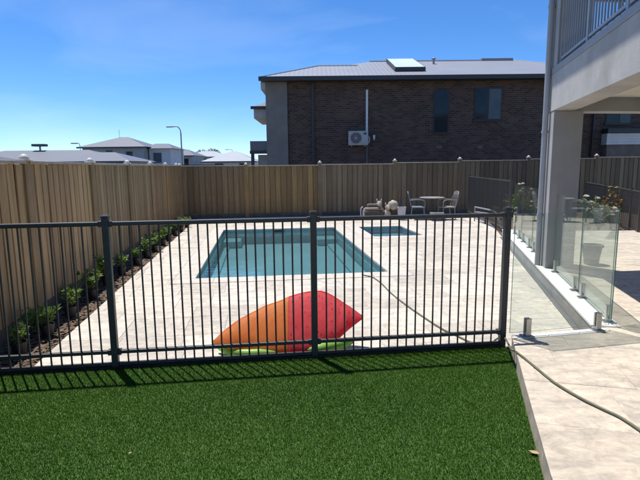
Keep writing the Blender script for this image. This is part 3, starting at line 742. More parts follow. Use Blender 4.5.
fp = [V(-2.93, 3.715, 0), V(-1.70, 3.866, 0), V(-0.055, 4.066, 0), V(1.645, 4.273, 0)]
tubular_fence('pool_fence', 'black tubular metal pool fence standing across the front of the lawn', fp, [14, 20, 20], 0.045, 1.238, 0.158)
bm = B()
for i in range(3):
    p, q = fp[i], fp[i+1]; d = (q-p).normalized(); n = V(-d.y, d.x, 0)
    prism(bm, [tuple((p-n*0.03+d*0.002)[:2]), tuple((q-n*0.03-d*0.002)[:2]), tuple((q+n*0.032-d*0.002)[:2]), tuple((p+n*0.032+d*0.002)[:2])], -0.1, 0.040)
tag(obj('timber_edging', bm, MT['black_rough']), 'low black edging strip between turf and paving under the pool fence', 'edging')
tubular_fence('pool_fence', 'black tubular fence from the far kerb end to the back paling fence', [V(4.46, 11.45, 0), V(4.72, 13.9, 0), V(4.97, 16.35, 0)], [30, 30], 0.05, 1.30, 0.14, False)
tubular_fence('pool_fence', 'dark tubular fence behind the flowering planter at the far right', [V(7.05, 10.75, 0), V(7.35, 11.55, 0), V(8.25, 14.2, 0), V(9.2, 17.0, 0)], [9, 32, 34], 0.06, 1.05, 0.14, False)

# ------------------------------------------------------------------ glass fences
def pane(parent, p, q, z0, z1):
    d = (q-p); L = d.length; d = d.normalized(); n = V(-d.y, d.x, 0)
    M = Matrix.Translation((p.x, p.y, 0)) @ Matrix(((d.x, n.x, 0, 0), (d.y, n.y, 0, 0), (0, 0, 1, 0), (0, 0, 0, 1)))
    bm = B(); box(bm, 0, L, -0.006, 0.006, z0, z1, M=M); bm.faces.ensure_lookup_table()
    for f in bm.faces:
        f.normal_update()
        if abs(f.normal.dot(n)) < 0.5: f.material_index = 1
    return obj('glass_pane', bm, [MT['glass'], MT['glass_edge']], parent)
def spigot(parent, p, d, z):
    ang = math.atan2(d.y, d.x)
    M = Matrix.Translation((p.x, p.y, z)) @ Matrix.Rotation(ang, 4, 'Z')
    bm = B(); box(bm, -0.048, 0.048, -0.048, 0.048, 0.0005, 0.010, M=M)
    box(bm, -0.024, 0.024, -0.024, -0.0065, 0.010, 0.165, M=M); box(bm, -0.024, 0.024, 0.0065, 0.024, 0.010, 0.165, M=M)
    box(bm, -0.024, 0.024, -0.0065, 0.0065, 0.010, 0.038, M=M)
    return obj('spigot', bm, MT['steel'], parent, bevel=0.003)
gq = GL + GLn*0.05
gf = thing('glass_fence', 'single frameless glass panel on two steel spigots beside the black fence post', 'glass fence', gq + V(0, 0, ZP))
CORN = gq + GLd*1.05
pane(gf, gq+GLd*0.03, CORN-GLd*0.02, ZP+0.05, 1.245)
spigot(gf, gq+GLd*0.20, GLd, ZP+0.006); spigot(gf, gq+GLd*0.91, GLd, ZP+0.006)
gk = thing('glass_fence', 'row of frameless glass panels standing on the white kerb', 'glass fence', kerb(0.2, 0.17, ZK))
for (t0, t1, sp) in ((-0.17, 0.95, (-0.08, 0.80)), (0.975, 2.30, (1.13, 2.18)), (2.95, 4.05, (3.12, 3.85)), (4.08, 5.25, (4.3, 5.0)), (5.28, 6.45, (5.5, 6.2))):
    pane(gk, kerb(t0, 0.17), kerb(t1, 0.17), ZK+0.05, 1.25)
    for s in sp: spigot(gk, kerb(s, 0.17), Hv, ZK+0.001)

# ------------------------------------------------------------------ our house: column, balcony, roof
C0 = kerb(2.43, 0.085)
HB = math.radians(12.4); HBv = V(math.sin(HB), math.cos(HB), 0)   # the house side itself runs a touch off the kerb
def hp(t, s): return C0 + HBv*t + Uv*s
house = thing('house', 'rendered two storey house with balcony and square column at the right edge', 'house', C0 + V(0, 0, ZP))
def hbox(name, t0, t1, s0, s1, z0, z1, m, parent=house, bevel=0.0):
    bm = B(); prism(bm, [tuple(hp(t0, s0)[:2]), tuple(hp(t0, s1)[:2]), tuple(hp(t1, s1)[:2]), tuple(hp(t1, s0)[:2])], z0, z1)
    return obj(name, bm, m, parent, bevel=bevel)
ZB = 2.39
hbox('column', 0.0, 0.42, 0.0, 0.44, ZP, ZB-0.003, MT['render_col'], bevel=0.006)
beam = hbox('balcony_beam', -9, 0.43, -0.008, 0.30, ZB, 2.90, MT['render'], bevel=0.006)
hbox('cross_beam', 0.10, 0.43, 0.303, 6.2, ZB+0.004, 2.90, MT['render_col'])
hbox('ceiling', -9, 0.097, 0.303, 5.6, 2.585, 2.61, MT['soffit'])
hbox('balcony_floor', -9, 0.45, -0.015, 6.2, 2.903, 2.985, MT['trim'], bevel=0.006)
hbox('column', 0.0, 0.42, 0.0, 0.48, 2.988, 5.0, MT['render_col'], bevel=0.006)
wall = hbox('wall', -9, 0.42, 5.62, 8.5, ZP, ZB, MT['render'])
hbox('wall', -9, 0.0, 5.62, 8.5, 2.99, 5.0, MT['render'])
dr = hbox('sliding_door', -4.6, -1.6, 5.56, 5.615, ZP+0.01, 2.3, MT['wframe'])
hbox('pane', -4.5, -3.14, 5.545, 5.557, ZP+0.08, 2.22, MT['wglass'], dr); hbox('pane', -3.06, -1.7, 5.545, 5.557, ZP+0.08, 2.22, MT['wglass'], dr)
roof = hbox('roof', -9.5, 1.0, -0.58, 9.0, 5.003, 5.22, MT['trim'])
hbox('gutter', -9.5, 1.02, -0.70, -0.583, 5.10, 5.24, MT['gutter'], roof)
bm = B(); dp0 = hp(0.27, -0.056)
tube(bm, [(dp0.x, dp0.y, ZP), (dp0.x, dp0.y, 5.05)], 0.040, 14)
for z in (0.9, 2.1, 3.8): lathe(bm, [(0.047, z), (0.047, z+0.035)], 14, (dp0.x, dp0.y, 0))
obj('downpipe', bm, MT['downpipe'], house, smooth=False)
# balcony rails: long side, then across the far end
def balustrade(p, q, n, label):
    d = (q-p); L = d.length; d = d.normalized(); nn = V(-d.y, d.x, 0)
    M = Matrix.Translation((p.x, p.y, 0)) @ Matrix(((d.x, nn.x, 0, 0), (d.y, nn.y, 0, 0), (0, 0, 1, 0), (0, 0, 0, 1)))
    r = boxo('railing', MT['rail_grey'], house, 0, L, -0.025, 0.025, 3.90, 3.945, M=M, bevel=0.005)
    boxo('bottom_rail', MT['rail_grey'], r, 0, L, -0.018, 0.018, 3.055, 3.09, M=M, bevel=0.004)
    bm = B(); box(bm, -0.008, 0.008, -0.008, 0.008, 3.09, 3.90); bmh = mesh_from(bm, 'baluster', MT['rail_grey'])
    bm = B(); box(bm, -0.026, 0.026, -0.026, 0.026, 2.986, 3.899); pmh = mesh_from(bm, 'railing_post', MT['rail_grey'])
    ang = math.atan2(d.y, d.x)
    for i in range(n+1):
        c = p + d*(L*i/n)
        if i % 12 == 0: link('railing_post', pmh, r, (c.x, c.y, 0), ang)
        else: link('baluster', bmh, r, (c.x, c.y, 0), ang)
balustrade(hp(-0.03, 0.06), hp(-7.0, 0.06), 72, '')
balustrade(hp(0.25, 0.51), hp(0.25, 5.5), 54, '')

# ------------------------------------------------------------------ brick neighbour behind the back fence
nb = thing('brick_house', 'dark brick two storey house with grey metal roof behind the back fence', 'house', (4, 22, -0.5))
GZ = -0.8
boxo('wall', MT['brick'], nb, -1.36, 11.5, 22.0, 30.5, GZ, 5.30)
boxo('rendered_wall', MT['nrender'], nb, -2.30, -1.363, 21.93, 30.0, GZ, 5.30)
# roof: main hip and lower left hip sharing the front slope
def hip(name, x0, x1, y0, y1, ze, yr, zr, xr0, xr1, m, parent, th=0.04):
    bm = B()
    e = [bm.verts.new(p) for p in ((x0, y0, ze), (x1, y0, ze), (x1, y1, ze), (x0, y1, ze))]
    r = [bm.verts.new((xr0, yr, zr)), bm.verts.new((xr1, yr, zr))]
    bm.faces.new((e[0], e[1], r[1], r[0])); bm.faces.new((e[1], e[2], r[1])); bm.faces.new((e[2], e[3], r[0], r[1])); bm.faces.new((e[3], e[0], r[0])); bm.faces.new(e[::-1])
    return obj(name, bm, m, parent)
ZE = 5.42; Y0r = 21.45; sl = (6.92-ZE)/(26.0-Y0r)
rf = hip('roof', -1.9, 13.9, Y0r, 30.55, ZE, 26.0, 6.92, 2.60, 9.9, MT['roof'], nb)
zl = ZE + sl*(24.6-Y0r)
hip('roof', -2.50, 5.0, Y0r-0.002, 27.75, ZE-0.001, 24.6, zl-0.001, 0.0, 2.4, MT['roof'], nb)
bm = B(); tube(bm, [(2.60, 26.0, 6.93), (9.9, 26.0, 6.93)], 0.05, 6); tube(bm, [(0, 24.6, zl+0.005), (1.9, 24.6, zl+0.005)], 0.045, 6)
tube(bm, [(-2.45, Y0r+0.02, ZE), (0, 24.6, zl)], 0.045, 6); tube(bm, [(9.9, 26, 6.92), (13.9, Y0r, ZE)], 0.045, 6)
obj('ridge_cap', bm, MT['roof'], rf)
boxo('gutter', MT['gutter'], nb, -2.52, 13.95, Y0r-0.12, Y0r-0.004, ZE-0.16, ZE+0.01)
boxo('eave_soffit', MT['gutter'], nb, -2.45, 13.9, Y0r, 21.92, ZE-0.13, ZE-0.012)
boxo('eave_soffit', MT['nrender_pale'], nb, -2.50, -2.303, 21.95, 27.7, ZE-0.42, ZE-0.02)
boxo('roof_vent', MT['roof'], nb, 8.3, 9.9, 25.95, 26.4, 6.93, 7.04, bevel=0.02)
bm = B(); tube(bm, [(5.65, 25.0, 6.55), (5.65, 25.0, 6.80)], 0.05, 8); lathe(bm, [(0.10, 0), (0.11, 0.05), (0.02, 0.1)], 10, (5.65, 25.0, 6.80)); obj('flue', bm, MT['galv'], nb)
# solar sheet lying on the slope
def slope_pt(x, y, h): return V(x, y, ZE + sl*(y-Y0r) + h)
M = Matrix.Translation((0, 0, 0)); bm = B()
lo_ = [slope_pt(3.40, 22.6, 0.03), slope_pt(4.76, 22.6, 0.03), slope_pt(4.76, 25.6, 0.03), slope_pt(3.40, 25.6, 0.03)]
up_ = [p + V(0, 0, 0.16) for p in lo_]
vs = [bm.verts.new(p) for p in lo_+up_]
for f in ((3, 2, 1, 0), (4, 5, 6, 7), (0, 1, 5, 4), (1, 2, 6, 5), (2, 3, 7, 6), (3, 0, 4, 7)): bm.faces.new([vs[i] for i in f])
sp_ = tag(obj('solar_collector', bm, MT['gutter']), 'pale flat solar collector lying on the brick house roof', 'solar panel')
bm = B(); q = [slope_pt(3.44, 22.66, 0.196), slope_pt(4.72, 22.66, 0.196), slope_pt(4.72, 25.54, 0.196), slope_pt(3.44, 25.54, 0.196)]
bm.faces.new([bm.verts.new(p) for p in q]); obj('sheet', bm, MT['panel'], sp_)
def window(parent, x0, x1, z0, z1, y, mull=(), pale=None, fr=0.05):
    w_ = boxo('window', MT['wframe'], parent, x0, x1, y-0.03, y-0.003, z0, z1)
    xs = [x0] + list(mull) + [x1]
    for i in range(len(xs)-1):
        boxo('pane', MT['wglass_pale'] if pale == i else MT['wglass'], w_, xs[i]+fr, xs[i+1]-fr, y-0.038, y-0.032, z0+fr, z1-fr)
    boxo('sill', MT['wframe'], w_, x0-0.04, x1+0.04, y-0.08, y-0.004, z0-0.06, z0-0.002)
    return w_
window(nb, 5.01, 5.68, 3.07, 4.92, 22.0, (), None)
window(nb, 6.79, 7.98, 3.61, 4.98, 22.0, (7.36,), 1)
for x, z in ((5.3, 2.47), (7.11, 2.45)): boxo('wall_vent', MT['brownwall'], nb, x-0.12, x+0.12, 21.985, 21.997, z-0.06, z+0.06)
bm = B(); box(bm, -0.31, -0.21, 21.9, 21.98, GZ, 5.25); box(bm, -0.33, -0.19, 21.97, 21.998, 3.2, 3.24); obj('downpipe', bm, MT['gutter'], nb)
# left-hand awnings of the street front
aw = hip('awning_roof', -3.12, -2.304, 23.3, 27.0, 4.42, 25.0, 4.95, -2.31, -2.305, MT['roof_far'], nb)
boxo('awning_soffit', MT['nrender_pale'], aw, -3.02, -2.306, 23.4, 26.9, 3.92, 4.40)
boxo('awning_gutter', MT['gutter'], aw, -3.14, -2.306, 23.22, 23.297, 4.32, 4.45)
boxo('side_window', MT['wframe'], nb, -2.36, -2.302, 23.0, 25.0, 1.5, 4.3)
pr = boxo('porch_canopy', MT['roof_far'], nb, -3.18, -2.31, 23.0, 26.0, 2.40, 2.86)
boxo('porch_fascia', MT['gutter'], pr, -3.2, -2.31, 22.96, 22.997, 2.28, 2.42)
boxo('porch_wall', MT['nrender_pale'], nb, -2.9, -2.31, 23.6, 26, GZ, 2.25)
boxo('porch_post', MT['gutter'], nb, -3.16, -3.02, 23.05, 23.2, GZ, 2.39)

ac = thing('air_conditioner', 'white outdoor air conditioner unit mounted high on the dark brick wall', 'air conditioner', (1.72, 21.8, 2.55))
boxo('casing', MT['acwhite'], ac, 1.28, 2.13, 21.62, 21.93, 2.57, 3.18, bevel=0.015)
bm = B()
for k in range(32):
    pass
def ring(bm, c, r0_, r1_, y0, y1, n=28):
    q = []
    for j in range(n):
        a_ = 2*math.pi*j/n; q.append([bm.verts.new((c[0]+r*math.cos(a_), y, c[1]+r*math.sin(a_))) for r, y in ((r0_, y0), (r1_, y0), (r1_, y1), (r0_, y1))])
    for j in range(n):
        for k in range(4): bm.faces.new((q[j][k], q[j][(k+1) % 4], q[(j+1) % n][(k+1) % 4], q[(j+1) % n][k]))
bm.free(); bm = B(); ring(bm, (1.60, 2.875), 0.02, 0.235, 21.610, 21.617); obj('fan_opening', bm, MT['acdark'], ac)
bm = B()
for r in (0.07, 0.11, 0.15, 0.19, 0.23): ring(bm, (1.60, 2.875), r, r+0.008, 21.596, 21.604)
ring(bm, (1.60, 2.875), 0.001, 0.05, 21.590, 21.606)
for k in range(8):
    a_ = k*math.pi/4; tube(bm, [(1.60+0.05*math.cos(a_), 21.6, 2.875+0.05*math.sin(a_)), (1.60+0.24*math.cos(a_), 21.6, 2.875+0.24*math.sin(a_))], 0.005, 4)
obj('fan_guard', bm, MT['acwhite'], ac)
boxo('badge', MT['acdark'], ac, 1.93, 2.05, 21.612, 21.618, 3.02, 3.10)
bm = B(); tube(bm, [(2.13, 21.8, 2.95), (2.19, 21.8, 2.90), (2.19, 21.8, 2.72), (2.13, 21.8, 2.66)], 0.04, 8); obj('service_valve', bm, MT['acwhite'], ac)
for x in (1.42, 2.0): boxo('bracket', MT['acwhite'], ac, x-0.02, x+0.02, 21.62, 21.998, 2.53, 2.568)
bm = B(); box(bm, 2.055, 2.145, 21.935, 21.997, 3.2, 4.94); dct = tag(obj('pipe_duct', bm, MT['pvc']), 'tall white vertical pipe duct above the air conditioner', 'duct')
bm = B(); tube(bm, [(2.11, 21.97, 2.56), (2.11, 21.97, 1.0)], 0.012, 6); tag(obj('drain_pipe', bm, MT['galv']), 'thin grey drain pipe running down below the air conditioner', 'pipe')
bm = B(); box(bm, 2.37, 2.47, 21.95, 21.998, 2.88, 3.02); box(bm, 2.39, 2.45, 21.96, 21.997, 2.80, 2.88); tag(obj('meter_box', bm, MT['pvc'], bevel=0.01), 'small white isolator box right of the air conditioner', 'switch box')

# second neighbour seen under the balcony
n2 = thing('brick_house', 'dark brick house with white cladding strip seen under the balcony', 'house', (14, 23, -0.5))
boxo('wall', MT['brick'], n2, 12.0, 20, 23.0, 31, GZ, 5.4)
window(n2, 13.12, 14.30, 3.47, 4.12, 23.0, (13.72,), 1)
window(n2, 14.9, 16.2, 3.4, 4.5, 23.0, (15.5,), None)
bm = B(); tube(bm, [(12.55, 22.9, GZ), (12.55, 22.9, 5.3)], 0.05, 8); obj('downpipe', bm, MT['gutter'], n2)
g2 = boxo('garage', MT['brownwall'], n2, 13.05, 20, 22.6, 22.99, GZ, 2.52)
for k in range(4): boxo('cladding_board', MT['clad'], n2, 13.0, 20, 22.54-0.006*(k % 2), 22.98, 2.525+k*0.125, 2.645+k*0.125)
boxo('fascia', MT['gutter'], n2, 12.98, 20.1, 22.46, 22.97, 3.03, 3.24)
hip('roof', 11.4, 20.6, 22.4, 31.6, 5.42, 27, 7.0, 15.9, 16.1, MT['roof'], n2)

# ------------------------------------------------------------------ far houses and lamps over the left fence
def far_house(name, label, x0, x1, y0, y1, ze, zr, wm, rm, wins=(), inset=None, over=0.6, gz=-1.5):
    h = thing(name, label, 'house', ((x0+x1)/2, y0, gz))
    boxo('wall', wm, h, x0, x1, y0, y1, gz, ze-0.02)
    ins = inset if inset is not None else (y1-y0)/2
    r = hip('roof', x0-over, x1+over, y0-over, y1+over, ze, (y0+y1)/2, zr, x0+ins, max(x0+ins+0.2, x1-ins), rm, h)
    boxo('gutter', MT['fardark'], r, x0-over-0.02, x1+over+0.02, y0-over-0.14, y0-over-0.01, ze-0.22, ze+0.01)
    for (a_, b_, c_, d_) in wins: 
        w_ = boxo('window', MT['fardark'], h, a_, b_, y0-0.06, y0-0.005, c_, d_); boxo('pane', MT['wglass'], w_, a_+0.08, b_-0.08, y0-0.075, y0-0.065, c_+0.08, d_-0.08)
    return h
fh = far_house('far_house', 'two storey house with grey hip roof right of the lamp over the left fence', -38.0, -28.2, 80, 90, 5.15, 7.0, MT['farwall'], MT['roof_far'],
          [(-34.2, -33.2, 3.2, 4.6), (-37, -35.5, 1.8, 4.4), (-31, -30, 2.6, 4.4)], 4.3)
boxo('wing_wall', MT['farwall2'], fh, -28.0, -24.5, 82, 90, -1.5, 4.9)
hip('wing_roof', -28.4, -23.9, 81.2, 90, 4.92, 86, 5.9, -28.3, -26.0, MT['roof_far'], fh)
boxo('wing_window', MT['fardark'], fh, -27.3, -26.0, 81.9, 81.99, 2.6, 4.2)
boxo('antenna', MT['galv'], fh, -33.9, -33.86, 84.9, 84.95, 6.9, 8.2)
fh = far_house('far_house', 'long low house with broad pale grey roof at the far left', -46, -25.0, 60, 70, 2.6, 4.15, MT['farwall'], MT['roof_far'], [(-33, -31.5, 1.2, 2.3)], 5.0)
boxo('roof_cooler', MT['fardark'], fh, -37.2, -35.6, 64.5, 65.5, 4.65, 4.95); boxo('cooler_stand', MT['galv'], fh, -36.45, -36.3, 64.9, 65.1, 4.05, 4.649)
far_house('far_house', 'small dark gabled roof in front of the two storey grey house', -23.6, -17.5, 45, 51, 2.35, 3.25, MT['farwall'], MT['roof_far'], (), 2.2)
far_house('far_house', 'dark roofed shed peeping over the left end of the fence', -30, -23.6, 37, 42, 2.05, 2.75, MT['fardark'], MT['fardark'], (), 2.0)
far_house('far_house', 'distant white walled house with dark windows left of the brick house', -36, -24, 130, 140, 4.6, 6.2, MT['farwall2'], MT['roof_pale'],
          [(-35, -33, 2.2, 4.2), (-31.5, -29.5, 1.5, 4.2), (-28, -26, 1.5, 4.0)], 4.5)
far_house('far_house', 'distant low house with bright pale roof beside the brick house', -22.0, -12.6, 95, 107, 2.9, 5.0, MT['farwall2'], MT['roof_pale'], [(-15.3, -13.6, 0.8, 2.5), (-20, -18.4, 1.2, 2.5)], 4.2)
far_house('far_house', 'distant grey house with slate roof behind the street lamp', -30.5, -25.5, 100, 110, 4.2, 5.6, MT['farwall'], MT['roof_far'], [(-29.8, -28.6, 2, 3.6), (-27.6, -26.3, 2, 3.6)], 2.2)
bw = B(); box(bw, -29.5, -13.5, 70, 70.3, -1.5, 2.15); tag(obj('boundary_fence', bw, MT['fardark']), 'low dark distant fence below the street lamp', 'fence')

def street_lamp(px, py_top, Y, arm, label, r=0.09):
    t = at(px, py_top, Y); b_ = V(t.x, t.y, -1.5)
    L = thing('street_lamp', label, 'street lamp', b_)
    bm = B(); pts = [b_, V(t.x, t.y, t.z-1.0)]
    n = 8
    for k in range(1, n+1):
        a_ = k/n*math.pi/2; pts.append(V(t.x - abs(arm)*0.45*(1-math.cos(a_))*(1 if arm > 0 else -1), t.y, t.z-1.0+math.sin(a_)*1.0))
    pts.append(V(t.x - arm, t.y, t.z-0.02))
    tube(bm, pts, [r]*2+[r*0.75]*(len(pts)-2), 8); obj('pole', bm, MT['galv'], L, smooth=True)
    bm = B(); M = Matrix.Translation((t.x-arm-0.3*(1 if arm > 0 else -1), t.y, t.z-0.03)); 
    box(bm, -0.45, 0.45, -0.16, 0.16, -0.09, 0.07, M=M); obj('lamp_head', bm, MT['galv'], L, bevel=0.05)
street_lamp(180.5, 126.5, 74, 1.35, 'tall grey street lamp with curved arm standing right of the hip roofed house', 0.10)
street_lamp(233.0, 149.5, 150, 1.6, 'tiny distant street lamp left of the brick house', 0.09)
street_lamp(80.0, 143, 70, 0.5, 'thin lamp post in front of the two storey far house', 0.06)

# ------------------------------------------------------------------ foliage
def leaves(bm_unused, n, fn, size, name, m, curl=0.25):
    """n pointed leaves (4 triangles each) at fn() -> (position, direction)"""
    co = []; fa = []; tone = []
    for i in range(n):
        p, d = fn(); d = d.normalized(); s = size*random.uniform(0.6, 1.2)
        side = d.cross(V(random.uniform(-1, 1), random.uniform(-1, 1), random.uniform(-0.2, 1)))
        if side.length < 1e-3: continue
        side.normalize(); nn = side.cross(d); w_ = s*0.27; k = len(co)
        co += [p, p+d*s*0.45+side*w_+nn*s*0.06, p+d*s-nn*s*curl, p+d*s*0.45-side*w_+nn*s*0.06, p+d*s*0.5-nn*s*0.04]
        fa += [(k, k+1, k+4), (k+1, k+2, k+4), (k+2, k+3, k+4), (k+3, k, k+4)]
        tn = random.gauss(0.5, 0.22); tone += [tn]*5
    me = bpy.data.meshes.new(name); me.from_pydata([tuple(c) for c in co], [], fa)
    a_ = me.attributes.new('tone', 'FLOAT', 'POINT'); a_.data.foreach_set('value', np.array(tone, dtype=np.float32))
    me.materials.append(m); me.update()
    return me
def shrub_sets(seed, h, r, z0, nst, per, size, m):
    random.seed(seed); st = []; bm = B()
    for k in range(nst):
        a_ = 2*math.pi*k/nst + random.uniform(-0.4, 0.4); rr = r*random.uniform(0.4, 1.0); hh = h*random.uniform(0.65, 1.05)
        p0 = V(random.uniform(-0.02, 0.02), random.uniform(-0.02, 0.02), z0); p1 = V(math.cos(a_)*rr*0.45, math.sin(a_)*rr*0.45, z0+hh*0.55); p2 = V(math.cos(a_)*rr, math.sin(a_)*rr, z0+hh)
        tube(bm, [p0, p1, p2], [0.005, 0.004, 0.002], 5); st.append((p0, p1, p2))
    sm = mesh_from(bm, 'stems', MT['stem'])
    def fn():
        a, b, c = random.choice(st); t = random.uniform(0.25, 1.0)
        p = a*(1-t)**2 + b*2*t*(1-t) + c*t*t
        d = (c-a)*0.6 + V(random.gauss(0, 1), random.gauss(0, 1), random.gauss(0.15, 0.6))*(c-a).length*0.8
        return p, d
    lm = leaves(None, nst*per, fn, size, 'foliage', m)
    return sm, lm
bm = B(); lathe(bm, [(0.052, 0.0), (0.066, 0.125), (0.071, 0.127), (0.071, 0.14), (0.064, 0.14), (0.063, 0.125)], 18, cap=False)
potm = mesh_from(bm, 'pot', MT['pot'], False)
bm = B(); lathe(bm, [(0.064, 0.117), (0.012, 0.125)], 14); soilm = mesh_from(bm, 'potting_soil', MT['soil'])
SV = [shrub_sets(31+i, 0.22+0.03*(i % 3), 0.125+0.02*(i % 2), 0.115, 8, 17, 0.066, MT['leaf']) for i in range(5)]
ords = ['nearest', 'second', 'third', 'fourth', 'fifth', 'sixth', 'seventh', 'eighth', 'ninth', 'tenth', 'eleventh', 'twelfth', 'thirteenth', 'farthest']
pots = [(20, 354), (48, 335), (71, 316), (93, 298), (107, 284), (122, 274), (137, 264), (147, 257), (155, 251), (163, 245), (169, 240), (175, 235), (181, 231), (187, 227)]
def potted(p, label, sv, rot, sc, group):
    t = thing('potted_shrub', label, 'plant', p, group)
    for nm, me in (('pot', potm), ('potting_soil', soilm), ('stems', SV[sv][0]), ('foliage', SV[sv][1])):
        o = link(nm, me, t, (p.x, p.y, p.z)); o.rotation_euler = (0, 0, rot)
        if nm in ('stems', 'foliage'): o.scale = (sc, sc, sc)
random.seed(99)
for i, (x, y) in enumerate(pots):
    p = gp(x, y, 0); p = V(p.x, p.y, -0.022)
    lab = 'leafy green shrub in a black pot, ' + (ords[i] + (' to the lawn' if i == 0 else (' from the lawn' if i != 13 else ' from the lawn'))) + ' along the mulch bed'
    potted(p, lab, i % 5, random.uniform(0, 6.28), random.uniform(0.78, 1.28), 'potted shrubs along the mulch bed')
    pass
random.seed(5)
# a few planted tufts close to the fence
for i, (t, s) in enumerate(((0.35, 0.17), (1.45, 0.16), (2.75, 0.15))):
    p = bedpt(t, s); q = V(p.x, p.y, -0.02 - 0.115)
    o = thing('planted_shrub', ['low leafy shrub planted at the fence foot nearest the lawn', 'low leafy shrub at the fence foot behind the second pot', 'low leafy shrub at the fence foot behind the fourth pot'][i], 'plant', V(p.x, p.y, -0.02), 'shrubs planted at the fence foot')
    for nm, me in (('stems', SV[(i+2) % 5][0]), ('foliage', SV[(i+2) % 5][1])):
        e = link(nm, me, o, q); e.rotation_euler = (0, 0, i*2.1)

# planter shrubs at the far right behind the alfresco
def loose_shrub(p, label, seed, h, r, nst, per, size, m, flowers=0):
    sm, lm = shrub_sets(seed, h, r, 0.0, nst, per, size, m)
    t = thing('flowering_shrub' if flowers else 'garden_shrub', label, 'shrub', p)
    link('stems', sm, t, p); link('foliage', lm, t, p)
    for k in range(flowers):
        a_ = random.uniform(0, 6.28); rr = r*random.uniform(0.2, 0.95); q = p + V(math.cos(a_)*rr, math.sin(a_)*rr, h*random.uniform(0.65, 1.08))
        bm = B()
        for j in range(9):
            b_ = j*2*math.pi/9; e = 0.35+0.3*(j % 3)
            d = V(math.cos(b_)*math.cos(e), math.sin(b_)*math.cos(e), math.sin(e)); sd_ = V(-math.sin(b_), math.cos(b_), 0)*0.028
            vs = [bm.verts.new(v) for v in (q, q+d*0.045+sd_, q+d*0.075, q+d*0.045-sd_)]; bm.faces.new(vs)
        obj('flower', bm, MT['petal'], t)
def onz(px, Y, z): 
    d = ray(px, 200); return V(d.x/d.y*Y, Y, z)
loose_shrub(onz(590, 11.6, 0.0), 'pale flowering shrub close behind the square column', 201, 0.85, 0.30, 12, 26, 0.10, MT['leaf2'], 7)
loose_shrub(onz(601, 12.2, 0.0), 'grey green bush with white blooms beside the tall bronze shrub', 202, 0.55, 0.42, 14, 26, 0.09, MT['leaf2'], 16)
loose_shrub(onz(613, 12.4, 0.0), 'tall thin shrub with bronze yellow leaves near the far right fence', 203, 1.10, 0.34, 11, 24, 0.10, MT['leaf3'], 0)
loose_shrub(onz(513, 15.8, 0.0), 'low green shrub in the back bed left of the column', 204, 0.75, 0.36, 12, 26, 0.10, MT['leaf'], 0)
loose_shrub(onz(524, 15.9, 0.0), 'spindly pale shrub against the back fence near the column', 205, 1.0, 0.30, 9, 22, 0.09, MT['leaf2'], 5)
loose_shrub(onz(534, 14.8, 0.0), 'small green bush just left of the downpipe in the back bed', 206, 0.6, 0.34, 12, 26, 0.09, MT['leaf'], 4)
loose_shrub(onz(505, 15.2, 0.0), 'low green clump in the bed behind the black fence post', 207, 0.42, 0.4, 14, 26, 0.09, MT['leaf'], 0)

# two small far trees on the skyline
for i, (px, py, Y) in enumerate(((203, 153.5, 160), (213, 152.5, 160))):
    tp = at(px, py, Y); p = V(tp.x, Y, -1.5)
    t = thing('far_tree', ['tiny dark tree on the skyline left of the pale roof', 'tiny dark tree on the skyline above the pale roof'][i], 'tree', p)
    bm = B(); tube(bm, [p, p+V(0.1, 0, 3), p+V(0, 0, tp.z+1.0)], [0.2, 0.15, 0.08], 6); obj('trunk', bm, MT['trunk'], t)
    random.seed(60+i)
    def fn():
        a_ = random.uniform(0, 6.28); e = random.uniform(-1, 1); r = 1.7*random.random()**0.4
        q = V(math.cos(a_)*math.sqrt(1-e*e)*r*1.3, math.sin(a_)*math.sqrt(1-e*e)*r, e*r*0.75)
        return V(tp.x, Y, tp.z-0.2)+q, q+V(random.gauss(0, .6), random.gauss(0, .6), random.gauss(0, .6))
    link('crown', leaves(None, 700, fn, 0.45, 'crown', MT['leaf']), t)

# ------------------------------------------------------------------ hose
hpx = [(363.7, 275), (372, 277), (380.6, 282.6), (390.5, 292.5), (404.5, 303.7), (422.8, 316.4), (442.5, 329), (453.7, 334), (467.8, 341), (483, 347.3), (494, 347.8)]
pts = [gp(PX-6, 271.5, 0) + V(0, 0.12, -0.05) for PX in (362,)] + [gp(x, y, 0.011) for x, y in hpx]
pts[0].z = -0.06
pts += [V(1.60, 4.36, 0.03), V(1.665, 4.29, 0.10)]
pts += [gp(x, y, ZP+0.012) for x, y in ((511, 348.8), (516, 351.5), (530, 362.5), (550, 379), (562.5, 387.5), (582.5, 399), (600, 407.5), (620, 417), (640, 430), (665, 448), (700, 480))]
def smooth(p, k=6):
    out = []
    for i in range(len(p)-1):
        a, b, c, d = p[max(i-1, 0)], p[i], p[i+1], p[min(i+2, len(p)-1)]
        for j in range(k):
            t = j/k; out.append(0.5*((2*b)+(c-a)*t+(2*a-5*b+4*c-d)*t*t+(3*b-a-3*c+d)*t**3))
    out.append(p[-1]); return out
bm = B(); tube(bm, smooth(pts), 0.0085, 8); tag(obj('garden_hose', bm, MT['hose'], smooth=True), 'olive green garden hose trailing from the pool across the patio', 'hose')

